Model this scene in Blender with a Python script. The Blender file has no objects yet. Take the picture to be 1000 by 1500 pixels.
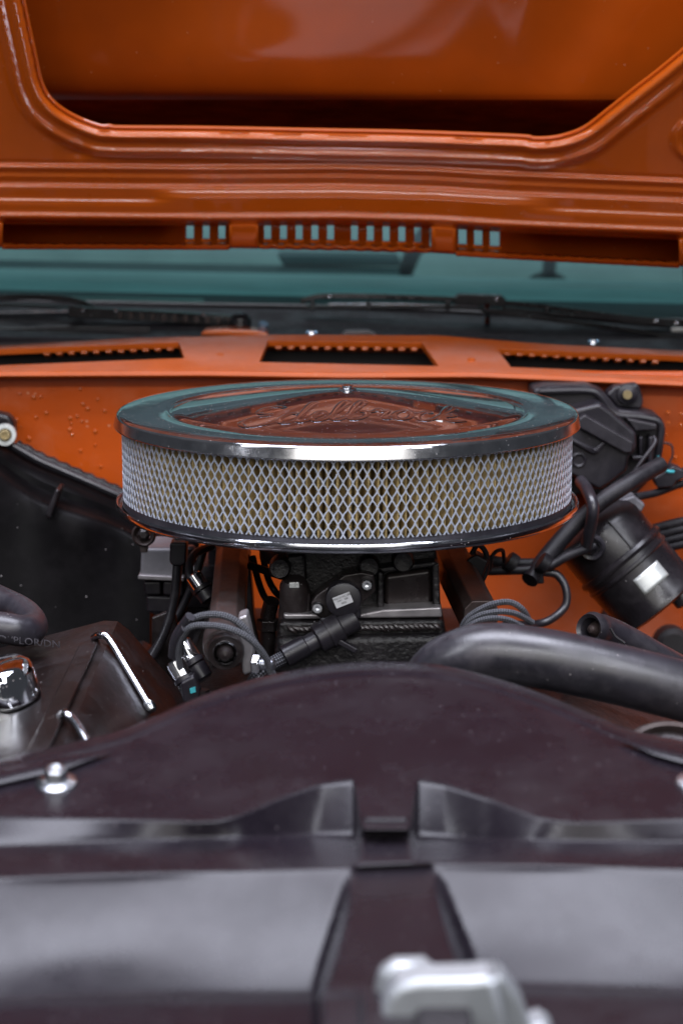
import bpy, bmesh, math, random
import numpy as np
from mathutils import Vector, Matrix
random.seed(7)
S = bpy.context.scene
R = math.radians

# ------------------------------------------------------------------ camera
CAMY, CAMZ, PITCH, FPX = -1.511, 1.318, R(11.3), 2917.0
cam_d = bpy.data.cameras.new('camera'); cam = bpy.data.objects.new('camera', cam_d)
S.collection.objects.link(cam); S.camera = cam
cam.location = (0, CAMY, CAMZ); cam.rotation_euler = (math.pi / 2 - PITCH, 0, 0)
cam_d.sensor_fit = 'VERTICAL'; cam_d.sensor_height = 36; cam_d.sensor_width = 24
cam_d.lens = FPX * 36 / 1500; cam_d.clip_start = .02; cam_d.clip_end = 200
cam_d.dof.use_dof = True; cam_d.dof.focus_distance = 1.47; cam_d.dof.aperture_fstop = 6.0
# ------------------------------------------------------------------ world and lamps (overhead light and unseen added lamps)
W = bpy.data.worlds.new('World'); S.world = W; W.use_nodes = True
W.node_tree.nodes['Background'].inputs[0].default_value = (.80, .86, 1, 1)
W.node_tree.nodes['Background'].inputs[1].default_value = .042
def area(name, loc, target, sx, sy, power, col):
    l = bpy.data.lights.new(name, 'AREA'); l.shape = 'RECTANGLE'; l.size = sx; l.size_y = sy; l.energy = power; l.color = col
    o = bpy.data.objects.new(name, l); S.collection.objects.link(o); o.location = loc
    o.rotation_euler = (Vector(target) - Vector(loc)).to_track_quat('-Z', 'Y').to_euler(); return o
COOL = (.90, .92, 1.0)
area('overhead_light', (-.1, -.46, 3.0), (-.1, -.5, 1), 2.2, .9, 76, (.84, .86, 1))
area('overhead_light', (1.5, -1.9, 3.1), (0, -.2, 1), .35, 1.6, 22, COOL)  # unseen strip at right, added for sparkle in the chrome
area('overhead_light', (-2.0, -1.7, 2.9), (0, -.2, 1), .3, 1.8, 22, COOL)  # unseen strip at left, also added to vary the chrome reflections
area('front_fill', (.1, -4.6, 2.65), (0, 0, 1.2), 4.6, 1.9, 50, (1, .97, .93))  # unseen panel added in front to brighten the chrome lip
area('overhead_light', (0, 1.7, 3.2), (0, .8, 1), 2.4, .5, 20, COOL)  # unseen lamp added behind to light the cowl and windshield
area('streak_lamp', (.1, -2.5, 2.7), (0, 0, 1.2), 2.6, .07, 26, (.95, .96, 1))  # thin unseen strip added to draw streaks on the hood ridges
S.view_settings.view_transform = 'Standard'; S.view_settings.look = 'None'
S.view_settings.exposure = 0.25; S.view_settings.gamma = 1; S.view_settings.use_curve_mapping = False
S.cycles.use_denoising = True; S.cycles.max_bounces = 10; S.cycles.caustics_reflective = False; S.cycles.caustics_refractive = False

# ------------------------------------------------------------------ photo pixel -> direction -> point
SP, CP = math.sin(PITCH), math.cos(PITCH)
def ray(px, py):
    a, b = (px - 500) / FPX, (750 - py) / FPX
    return Vector((a, CP + b * SP, -SP + b * CP))
CAM = Vector((0, CAMY, CAMZ))
def pix(px, py, Y):
    d = ray(px, py); return CAM + d * ((Y - CAMY) / d.y)
def pixz(px, py, Z):
    d = ray(px, py); return CAM + d * ((Z - CAMZ) / d.z)
def pr(r, Y): return r * (Y - CAMY) * 1.02 / FPX      # pixels -> metres at depth Y
def P(*a): return [pix(*q) for q in a]
def lerp(a, b, t): return a + (b - a) * t
def curve(pts):                                        # piecewise linear y(x)
    xs = [p[0] for p in pts]; ys = [p[1] for p in pts]
    return lambda x: float(np.interp(x, xs, ys))
def smooth(t):
    t = min(1, max(0, t)); return t * t * (3 - 2 * t)
def catmull(pts, n=8):
    pts = [Vector(p) for p in pts]; q = [pts[0] * 2 - pts[1]] + pts + [pts[-1] * 2 - pts[-2]]; out = []
    for i in range(1, len(q) - 2):
        p0, p1, p2, p3 = q[i - 1:i + 3]
        for k in range(n):
            t = k / n
            out.append(.5 * ((2 * p1) + (p2 - p0) * t + (2 * p0 - 5 * p1 + 4 * p2 - p3) * t * t + (3 * p1 - p0 - 3 * p2 + p3) * t ** 3))
    out.append(pts[-1]); return out

# ------------------------------------------------------------------ geometry
class G:
    def __init__(s): s.v = []; s.f = []; s.uv = None
    def add(s, vs, fs):
        b = len(s.v); s.v += [tuple(p) for p in vs]; s.f += [tuple(i + b for i in f) for f in fs]; return s
    def box(s, c, size, rot=None):
        x, y, z = [k / 2 for k in size]; vs = []
        for a in (-x, x):
            for b in (-y, y):
                for d in (-z, z):
                    p = Vector((a, b, d)); p = rot @ p if rot else p; vs.append(p + Vector(c))
        return s.add(vs, [(0, 1, 3, 2), (4, 6, 7, 5), (0, 4, 5, 1), (2, 3, 7, 6), (0, 2, 6, 4), (1, 5, 7, 3)])
    def grid(s, rows, close=False):
        m = len(rows[0]); vs = [p for r in rows for p in r]; fs = []
        for i in range(len(rows) - 1):
            for j in range(m - 1 + close):
                k = (j + 1) % m; fs.append((i * m + j, i * m + k, (i + 1) * m + k, (i + 1) * m + j))
        return s.add(vs, fs)
    def lathe(s, prof, o, axis=(0, 0, 1), n=48, caps=True):
        q = Vector((0, 0, 1)).rotation_difference(Vector(axis).normalized()); o = Vector(o); rows = []
        for r, z in prof:
            rows.append([o + q @ Vector((r * math.cos(2 * math.pi * k / n), r * math.sin(2 * math.pi * k / n), z)) for k in range(n)])
        b = len(s.v); s.grid(rows, True)
        if caps:
            if prof[0][0] > 1e-6: s.f.append(tuple(b + k for k in range(n))[::-1])
            if prof[-1][0] > 1e-6: s.f.append(tuple(b + (len(prof) - 1) * n + k for k in range(n)))
        return s
    def tube(s, pts, r, n=12, flat=1.0, up=None, caps=True):
        pts = [Vector(p) for p in pts]; m = len(pts)
        rad = r if callable(r) else (lambda t: r)
        T = [(pts[min(i + 1, m - 1)] - pts[max(i - 1, 0)]).normalized() for i in range(m)]
        u = Vector(up) if up else (Vector((0, 0, 1)) if abs(T[0].z) < .9 else Vector((1, 0, 0)))
        rows = []; L = 0; first = len(s.v); uvs = []
        for i in range(m):
            if i: L += (pts[i] - pts[i - 1]).length
            if up: u = Vector(up)
            u = (u - T[i] * u.dot(T[i])).normalized(); w = T[i].cross(u)
            q = rad(i / (m - 1))
            rows.append([pts[i] + w * (q * math.cos(2 * math.pi * k / n)) + u * (q * flat * math.sin(2 * math.pi * k / n)) for k in range(n)])
            uvs += [(L, k / n) for k in range(n)]
        s.grid(rows, True)
        if s.uv is None: s.uv = {}
        for k, c in enumerate(uvs): s.uv[first + k] = c
        if caps:
            s.f.append(tuple(first + k for k in range(n))[::-1]); s.f.append(tuple(first + (m - 1) * n + k for k in range(n)))
        return s
    def prism(s, front, off):                           # polygon (world points) pushed along off
        n = len(front); off = Vector(off)
        vs = [Vector(p) for p in front] + [Vector(p) + off for p in front]
        return s.add(vs, [tuple(range(n)), tuple(range(2 * n - 1, n - 1, -1))] + [(i, i + n, (i + 1) % n + n, (i + 1) % n) for i in range(n)])

MATS = {}
def link(name, g, mat, parent=None, bevel=0, seg=2, angle=35, solid=0, sub=0, smoothed=True):
    me = bpy.data.meshes.new(name); me.from_pydata(g.v, [], g.f); me.update()
    bm = bmesh.new(); bm.from_mesh(me); bmesh.ops.recalc_face_normals(bm, faces=bm.faces); bm.to_mesh(me); bm.free()
    if g.uv:
        uvl = me.uv_layers.new(name='UVMap')
        for lo in me.loops: uvl.data[lo.index].uv = g.uv.get(lo.vertex_index, (0, 0))
    if smoothed:
        me.polygons.foreach_set('use_smooth', [True] * len(me.polygons)); me.set_sharp_from_angle(angle=R(angle))
    me.materials.append(MATS[mat])
    o = bpy.data.objects.new(name, me); S.collection.objects.link(o)
    if parent:
        o.parent = parent; w = parent.location.copy(); q = parent
        while q.parent: q = q.parent; w = w + q.location
        if parent.type == 'EMPTY': o.matrix_parent_inverse = Matrix.Translation(-parent.location)
        else: o.matrix_parent_inverse = Matrix()
    if solid: m = o.modifiers.new('solid', 'SOLIDIFY'); m.thickness = solid; m.offset = -1
    if bevel:
        m = o.modifiers.new('bevel', 'BEVEL'); m.width = bevel; m.segments = seg; m.limit_method = 'ANGLE'; m.angle_limit = R(40)
        m.harden_normals = True
    if sub: m = o.modifiers.new('sub', 'SUBSURF'); m.levels = sub; m.render_levels = sub
    return o
def tag(o, label, cat, group=None, kind=None):
    o['label'] = label; o['category'] = cat
    if group: o['group'] = group
    if kind: o['kind'] = kind
    return o
def thing(name, label, cat, loc, group=None):
    o = bpy.data.objects.new(name, None); S.collection.objects.link(o); o.location = Vector(loc); o.empty_display_size = .02
    return tag(o, label, cat, group)

# ------------------------------------------------------------------ materials
def mat(key, base, rough=.4, metal=0, spec=.5, coat=0, coat_rough=.05, var=.25, vscale=30, rvar=.12, bump=0, bscale=200,
        speck=0, speck_col=(.55, .5, .5), speck_scale=420, dust=0, dust_col=(.35, .31, .33), dscale=9, rings=0, braid=0):
    m = bpy.data.materials.new(key); m.use_nodes = True; nt = m.node_tree; N = nt.nodes; L = nt.links
    b = N['Principled BSDF']; tc = N.new('ShaderNodeTexCoord'); co = tc.outputs['Object']
    def noise(scale, det=4, rough_=.55):
        n = N.new('ShaderNodeTexNoise'); n.inputs['Scale'].default_value = scale; n.inputs['Detail'].default_value = det
        n.inputs['Roughness'].default_value = rough_; L.new(co, n.inputs['Vector']); return n.outputs[0]
    def ramp(src, lo, hi, a=0., c=1.):
        r = N.new('ShaderNodeMapRange'); r.inputs[1].default_value = lo; r.inputs[2].default_value = hi
        r.inputs[3].default_value = a; r.inputs[4].default_value = c; L.new(src, r.inputs[0]); return r.outputs[0]
    def mix(f, a, c):
        x = N.new('ShaderNodeMix'); x.data_type = 'RGBA'
        L.new(f, x.inputs[0])
        for sock, val in ((x.inputs[6], a), (x.inputs[7], c)):
            if isinstance(val, tuple): sock.default_value = (*val, 1)
            else: L.new(val, sock)
        return x.outputs[2]
    nz = noise(vscale)
    col = mix(ramp(nz, .3, .7), tuple(c * (1 - var) for c in base), tuple(min(1, c * (1 + var)) for c in base))
    rgh = ramp(noise(vscale * .6, 5, .7), .3, .75, max(.02, rough - rvar), rough + rvar)
    met = None
    if dust:
        dm = ramp(noise(dscale, 8, .75), .48, .78, 0, dust)
        col = mix(dm, col, dust_col)
        ad = N.new('ShaderNodeMath'); ad.operation = 'ADD'; L.new(rgh, ad.inputs[0]); L.new(dm, ad.inputs[1]); rgh = ad.outputs[0]
        if metal: met = ramp(dm, 0, 1, metal, 0)
    if speck:
        vo = N.new('ShaderNodeTexVoronoi'); vo.inputs['Scale'].default_value = speck_scale; L.new(co, vo.inputs['Vector'])
        near = ramp(vo.outputs['Distance'], .10, .18, 1, 0)
        sep = N.new('ShaderNodeSeparateColor'); L.new(vo.outputs['Color'], sep.inputs[0])
        pick = ramp(sep.outputs[0], 1 - speck, 1 - speck + .01, 0, 1)
        mu = N.new('ShaderNodeMath'); mu.operation = 'MULTIPLY'; L.new(near, mu.inputs[0]); L.new(pick, mu.inputs[1])
        col = mix(mu.outputs[0], col, speck_col)
        ad = N.new('ShaderNodeMath'); ad.operation = 'ADD'; L.new(rgh, ad.inputs[0]); L.new(mu.outputs[0], ad.inputs[1]); rgh = ad.outputs[0]
        if metal:
            src = ramp(mu.outputs[0], 0, 1, metal, 0)
            if met is None: met = src
            else:
                mn = N.new('ShaderNodeMath'); mn.operation = 'MINIMUM'; L.new(met, mn.inputs[0]); L.new(src, mn.inputs[1]); met = mn.outputs[0]
    hgt = None
    if braid:
        uv = N.new('ShaderNodeUVMap'); sx = N.new('ShaderNodeSeparateXYZ'); L.new(uv.outputs[0], sx.inputs[0])
        outs = []
        for sg in (1, -1):
            a = N.new('ShaderNodeMath'); a.operation = 'MULTIPLY'; a.inputs[1].default_value = braid; L.new(sx.outputs[0], a.inputs[0])
            c = N.new('ShaderNodeMath'); c.operation = 'MULTIPLY'; c.inputs[1].default_value = sg * 6 * 2 * math.pi; L.new(sx.outputs[1], c.inputs[0])
            d = N.new('ShaderNodeMath'); d.operation = 'ADD'; L.new(a.outputs[0], d.inputs[0]); L.new(c.outputs[0], d.inputs[1])
            e = N.new('ShaderNodeMath'); e.operation = 'SINE'; L.new(d.outputs[0], e.inputs[0]); outs.append(e.outputs[0])
        p = N.new('ShaderNodeMath'); p.operation = 'MULTIPLY'; L.new(outs[0], p.inputs[0]); L.new(outs[1], p.inputs[1]); hgt = p.outputs[0]
        col = mix(ramp(hgt, .1, .6), col, (.17, .175, .20))
    if rings:
        uv = N.new('ShaderNodeUVMap'); mp = N.new('ShaderNodeMapping'); mp.inputs['Scale'].default_value = (rings, 1.5, 1); L.new(uv.outputs[0], mp.inputs[0])
        rn = N.new('ShaderNodeTexNoise'); rn.inputs['Scale'].default_value = 1; rn.inputs['Detail'].default_value = 3; L.new(mp.outputs[0], rn.inputs['Vector']); hgt = rn.outputs[0]
    L.new(col, b.inputs['Base Color']); L.new(rgh, b.inputs['Roughness'])
    if met is not None: L.new(met, b.inputs['Metallic'])
    else: b.inputs['Metallic'].default_value = metal
    b.inputs['Specular IOR Level'].default_value = spec; b.inputs['Coat Weight'].default_value = coat; b.inputs['Coat Roughness'].default_value = coat_rough
    if bump or hgt is not None:
        bp = N.new('ShaderNodeBump'); bp.inputs['Strength'].default_value = bump if bump else (.12 if rings else .6)
        bp.inputs['Distance'].default_value = .0015 if hgt is None else .001
        L.new(hgt if hgt is not None else noise(bscale, 4, .6), bp.inputs['Height']); L.new(bp.outputs[0], b.inputs['Normal'])
        if coat: L.new(bp.outputs[0], b.inputs['Coat Normal'])
    MATS[key] = m; return m
ORANGE = (.44, .078, .004)
mat('orange_paint', ORANGE, .36, spec=.25, coat=1, coat_rough=.03, var=.05, bump=.03, bscale=60, speck=.05, speck_col=(.6, .3, .18), speck_scale=260)
mat('orange_cowl', (.44, .078, .005), .45, spec=.3, coat=.25, coat_rough=.2, var=.08, bump=.05, bscale=60, speck=.05, speck_col=(.6, .3, .18), speck_scale=260)
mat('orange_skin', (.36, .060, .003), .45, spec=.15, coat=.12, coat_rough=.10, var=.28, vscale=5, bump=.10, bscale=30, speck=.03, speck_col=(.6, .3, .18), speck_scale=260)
mat('orange_firewall', (.45, .066, .003), .42, spec=.3, coat=.25, coat_rough=.15, var=.10, vscale=14, bump=.22, bscale=45, speck=.06, speck_col=(.62, .30, .18), speck_scale=150, dust=.25, dust_col=(.5, .22, .12))
mat('chrome', (.82, .83, .86), .055, 1, var=.02, rvar=.02, speck=.10, speck_scale=520, speck_col=(.5, .42, .40))
mat('lid_chrome', (.62, .62, .64), .045, .985, var=.02, rvar=.015, bump=.04, bscale=26, dust=.05, dust_col=(.30, .28, .28), dscale=9, speck=.16, speck_scale=520, speck_col=(.55, .40, .34))
mat('brushed_chrome', (.68, .68, .70), .17, 1, var=.10, vscale=120, rvar=.06, speck=.05, speck_scale=600)
mat('worn_chrome', (.62, .63, .68), .16, 1, var=.25, vscale=60, rvar=.1, bump=.1, bscale=90, speck=.1)
mat('zinc', (.62, .64, .68), .28, 1, var=.1)
mat('brass', (.38, .30, .16), .4, .8, var=.2)
mat('cast_silver', (.42, .44, .46), .36, .5, var=.08, rvar=.05)
mat('screen_paint', (.58, .63, .74), .38, .35, var=.10, vscale=200)
mat('filter_paper', (.46, .34, .155), .85, spec=.2, var=.35, vscale=120, bump=.3, bscale=500)
mat('black_plastic', (.014, .012, .016), .42, var=.3, speck=.03, speck_col=(.22, .2, .22), speck_scale=300, dust=.10)
mat('shroud_plastic', (.010, .0075, .0115), .26, spec=.31, var=.12, rvar=.05, speck=.07, speck_col=(.16, .14, .15), speck_scale=330, bump=.03, bscale=35, dust=.14, dust_col=(.10, .085, .095), dscale=7)
mat('satin_black', (.011, .009, .011), .32, var=.3, vscale=50, dust=.08, dscale=14, speck=.03, bump=.08, bscale=120)
mat('rubber', (.022, .020, .026), .36, spec=.7, var=.2, vscale=60, rvar=.08, bump=.10, bscale=260, dust=.10, dscale=25, speck=.02)
mat('hose_rubber', (.022, .020, .026), .34, spec=.8, var=.25, vscale=60, rvar=.08, dust=.14, dscale=25, speck=.03, rings=700)
mat('cast_black', (.010, .0085, .0095), .40, var=.3, bump=.9, bscale=260, speck=.08, speck_col=(.45, .42, .45), speck_scale=520, dust=.10, dscale=30)
mat('smooth_black_metal', (.024, .018, .018), .30, .2, var=.3, dust=.14, dscale=35, speck=.05, speck_col=(.4, .38, .4), bump=.1, bscale=90)
mat('valve_cover_paint', (.008, .0052, .005), .38, spec=.22, coat=.06, coat_rough=.14, var=.25, vscale=18, dust=.5, dust_col=(.055, .046, .05), dscale=13, speck=.04, bump=.05, bscale=30)
mat('rail_metal', (.065, .046, .043), .40, .35, var=.3, dust=.2, dscale=22, bump=.1, bscale=200)
mat('aluminium', (.36, .34, .35), .42, .7, var=.2, vscale=60, dust=.2, bump=.15, bscale=150)
mat('grey_module', (.19, .185, .20), .5, .3, var=.15, vscale=60, bump=.2, bscale=180, dust=.2)
mat('braid', (.035, .035, .042), .5, braid=1900)
mat('wire', (.013, .012, .015), .45, spec=.3, var=.2, dust=.1, dscale=40)
mat('label_silver', (.62, .64, .62), .30, .35, var=.12, vscale=40)
mat('label_white', (.62, .62, .64), .5, var=.05)
mat('ink', (.03, .03, .035), .6)
mat('print_grey', (.28, .27, .32), .6, var=.4, vscale=400)
mat('teal_wire', (.05, .34, .38), .4)
mat('blue_glint', (.25, .40, .55), .2, .6)
mat('dash_vinyl', (.44, .48, .48), .6, var=.12, vscale=9, bump=.1)
mat('dash_dark', (.06, .08, .085), .6, var=.12)
mat('seat_cloth', (.48, .52, .50), .8, var=.15, vscale=9)
mat('rubber_blade', (.012, .012, .014), .22, spec=.7, var=.2, speck=.06)
mat('black_cowl', (.010, .009, .012), .5, spec=.12, var=.3, dust=.4, dust_col=(.09, .08, .09), dscale=24, speck=.12, speck_col=(.35, .33, .36), speck_scale=300, bump=.1)
mat('housing_black', (.003, .0026, .003), .5, spec=.08, var=.3, dust=.02, dscale=14, speck=.02, speck_scale=300)
mat('recess_shade', (.22, .036, .003), .8, spec=.0, var=.3, speck=.10, speck_col=(.4, .3, .25), speck_scale=300)  # orange darkened to paint in the hood recess shadow, with pale specks
mat('skin_dark', (.02, .018, .02), .6)
def glass():
    m = bpy.data.materials.new('windshield_glass'); m.use_nodes = True; nt = m.node_tree; N = nt.nodes; L = nt.links; N.clear()
    o = N.new('ShaderNodeOutputMaterial'); t = N.new('ShaderNodeBsdfTransparent'); t.inputs[0].default_value = (.31, .54, .52, 1)
    g = N.new('ShaderNodeBsdfGlossy'); g.inputs[0].default_value = (.75, .95, 1, 1); g.inputs[1].default_value = .03
    d = N.new('ShaderNodeBsdfDiffuse'); d.inputs[0].default_value = (.13, .19, .20, 1)
    fr = N.new('ShaderNodeFresnel'); fr.inputs[0].default_value = 1.5
    a = N.new('ShaderNodeMixShader'); L.new(fr.outputs[0], a.inputs[0]); L.new(t.outputs[0], a.inputs[1]); L.new(g.outputs[0], a.inputs[2])
    tc = N.new('ShaderNodeTexCoord'); n = N.new('ShaderNodeTexNoise'); n.inputs['Scale'].default_value = 40; n.inputs['Detail'].default_value = 8
    mp = N.new('ShaderNodeMapping'); mp.inputs['Scale'].default_value = (.10, 1.6, 1.6); L.new(tc.outputs['Object'], mp.inputs[0]); L.new(mp.outputs[0], n.inputs['Vector']); mr = N.new('ShaderNodeMapRange'); mr.inputs[1].default_value = .3; mr.inputs[2].default_value = .8
    mr.inputs[3].default_value = .10; mr.inputs[4].default_value = .42; L.new(n.outputs[0], mr.inputs[0])
    b = N.new('ShaderNodeMixShader'); L.new(mr.outputs[0], b.inputs[0]); L.new(a.outputs[0], b.inputs[1]); L.new(d.outputs[0], b.inputs[2])
    L.new(b.outputs[0], o.inputs[0]); MATS['glass'] = m
glass()

# ================================================================== large structure
# ---- firewall
t = thing('firewall', 'orange painted firewall with runs and specks in the paint behind the engine', 'firewall', (0, .31, .55))
rows = []
for k in range(40):
    z = 1.088 - k * .0135
    s = max(0, (.98 - z)) ; yy = .30 - .9 * s * s if s > 0 else .30
    rows.append([(-.75 + i * .0375, yy - .10 * smooth((abs(-.75 + i * .0375) - .30) / .2) * smooth((1.0 - z) / .1), z) for i in range(41)])
fw = link('panel', G().grid(rows), 'orange_firewall', t, solid=-.004, sub=1)
for (px, py, r) in ((985, 945, 26), (900, 905, 16), (705, 905, 9), (50, 582, 5), (140, 632, 4), (122, 592, 4), (68, 605, 4), (640, 760, 15)) + tuple((random.uniform(5, 175), random.uniform(562, 690), random.uniform(1.5, 4.5)) for _ in range(26)) + tuple((random.uniform(975, 1000), random.uniform(600, 680), random.uniform(1.5, 4)) for _ in range(6)):
    z = pix(px, py, .29).z; s = max(0, .98 - z); Y = (.30 - .9 * s * s) if s > 0 else .30
    if px > 860: Y -= .012
    if r > 6: link('grommet', G().lathe([(0, .006), (pr(r, Y) * .7, .006), (pr(r, Y), 0.002), (pr(r, Y) * 1.05, -.02)], pix(px, py, Y - .004), (0, -1, .1), 24), 'skin_dark', t)
    else: link('paint_blob', G().lathe([(0, .0016), (pr(r, Y) * .6, .0012), (pr(r, Y), -.001)], pix(px, py, Y), (0, -1, 0), 12), 'orange_paint', t)
# ---- inner fenders, engine block and pan close the bay
for sx, nm in ((-1, 'passenger'), (1, 'driver')):
    o = link('inner_fender', G().grid([[(sx * (.62 + .03 * math.sin(i)), -.75 + i * .11, z) for i in range(11)] for z in (1.12, 1.0, .8, .5)]), 'satin_black', solid=.003)
    tag(o, 'dark inner fender panel beside the ' + ('hose coiled near the valve cover' if sx < 0 else 'tilted black canister'), 'fender panel')
o = link('bay_pan', G().grid([[(-.64 + i * .128, -.78 + j * .11, .5) for i in range(11)] for j in range(11)]), 'satin_black', solid=.003); o['kind'] = 'structure'
t = thing('engine_block', 'dark greasy engine block low between valve cover and fuel rails', 'engine', (0, -.05, .52))
link('block', G().box((0, -.06, .70), (.26, .50, .36)), 'cast_black', t, bevel=.012)
link('front_cover', G().box((.0, -.325, .72), (.20, .03, .26)), 'cast_black', t, bevel=.01)
for sx in (-1, 1):
    link('cylinder_head', G().prism([(sx * .10, -.30, .80), (sx * .30, -.30, .70), (sx * .34, -.30, .80), (sx * .17, -.30, .875)], (0, .46, 0)), 'cast_black', t, bevel=.008)

# ---- cowl panel
def cowl_panel():
    t = thing('cowl', 'orange cowl panel with three long grille openings below the windshield', 'cowl panel', (0, .34, 1.07))
    cs = [(curve([(-300, 524), (0, 512), (200, 501), (1000, 521), (1300, 540)]), .415),
          (curve([(-300, 520), (0, 507), (200, 495), (400, 490), (640, 491), (800, 504), (1000, 514), (1300, 532)]), .402),
          (curve([(-300, 524), (0, 511), (265, 501), (400, 499), (620, 502), (735, 511), (1000, 521), (1300, 540)]), .385),
          (curve([(-300, 547), (0, 535), (268, 524), (380, 530), (640, 536), (740, 537), (1000, 548), (1300, 566)]), .312),
          (curve([(-300, 553), (0, 541), (300, 540), (500, 543), (700, 542), (1000, 555), (1300, 573)]), .287),
          (curve([(-300, 557), (0, 545), (300, 544), (500, 547), (700, 546), (1000, 559), (1300, 577)]), .279),
          (curve([(-300, 563), (0, 551), (300, 550), (500, 553), (700, 552), (1000, 565), (1300, 583)]), .277)]
    cols = []
    def span(a, b, n): return [(lerp(a[0], b[0], i / n), lerp(a[1], b[1], i / n)) for i in range(n)]
    br = [(-300, -300), (-120, -120), (262, 270), (392, 380), (618, 642), (728, 748), (1130, 1130), (1300, 1300)]
    ns = [3, 12, 5, 9, 5, 14, 3]
    for a, b, n in zip(br, br[1:], ns): cols += span(a, b, n)
    cols.append(br[-1]); openings = set()
    i = 0
    for k, n in enumerate(ns):
        if k in (1, 3, 5): openings |= set(range(i, i + n))
        i += n
    g = G(); m = len(cols)
    for ri, (c, Y) in enumerate(cs):
        for xt, xb in cols:
            x = lerp(xt, xb, min(1, max(0, (ri - 2)))) if ri >= 2 else xt
            g.v.append(tuple(pix(x, c(x), Y)))
    for ri in range(len(cs) - 1):
        for j in range(m - 1):
            if ri == 2 and j in openings: continue
            g.f.append((ri * m + j, ri * m + j + 1, (ri + 1) * m + j + 1, (ri + 1) * m + j))
    link('panel', g, 'orange_cowl', t, solid=.006, bevel=.0018, angle=50)
    # grille teeth behind the openings
    for (x0, x1, step, y0, y1) in ((70, 262, 18, 519, 512), (408, 625, 18, 510, 513), (742, 960, 18, 519, 531)):
        n = int((x1 - x0) / step)
        for k in range(n + 1):
            x = x0 + k * step; y = lerp(y0, y1, k / max(1, n))
            g = G().box(pix(x, y, .392), (.0062, .012, .0042), Matrix.Rotation(R(-18), 3, 'X'))
            link('grille_tooth', g, 'orange_cowl', t, bevel=.0012)
    link('plenum', G().grid([[pix(x, curve([(-300, 512), (0, 500), (500, 496), (1000, 512), (1300, 530)])(x), .413) for x in range(-300, 1301, 200)],
                             [(p := pix(x, 520, .44)) and (p.x, .43, .99) for x in range(-300, 1301, 200)],
                             [(p := pix(x, 520, .31)) and (p.x, .315, .99) for x in range(-300, 1301, 200)]]), 'skin_dark', t)
    for px, py in ((322, 520), (690, 527)):
        link('rivet', G().lathe([(0, .0018), (.003, .0012), (.0042, -.001)], pix(px, py, .333), (0, -.3, 1), 12), 'orange_cowl', t)
cowl_panel()

# ---- black trim below the windshield
WB = curve([(-400, 434), (0, 441), (300, 447), (500, 450), (1000, 470), (1400, 490)])
g = G().grid([[pix(x, WB(x) + dy, Y) for x in range(-400, 1401, 100)] for dy, Y in ((-1, .592), (3, .580), (14, .55), (30, .50), (46, .445), (52, .418), (60, .416))])
o = link('windshield_trim_panel', g, 'black_cowl', solid=.004); tag(o, 'dusty black trim panel between the windshield glass and orange cowl', 'trim panel')
for px, py, lab in ((456, 487, 'tiny silver washer nozzle beside the left part of the cowl centre'), (868, 500, 'tiny silver washer nozzle under the long wiper blade')):
    t = thing('washer_nozzle', lab, 'nozzle', pix(px, py + 5, .425), 'washer nozzles')
    link('base', G().lathe([(0, .004), (.003, .004), (.004, 0)], pix(px, py + 4, .425), (0, 0, 1), 12), 'worn_chrome', t)
    for dx in (-5, 6): link('jet', G().lathe([(0, .0022), (.0016, .0015), (.0022, 0), (.0016, -.0015), (0, -.0022)], pix(px + dx, py, .425), (0, -1, 0), 10), 'blue_glint', t)

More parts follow.
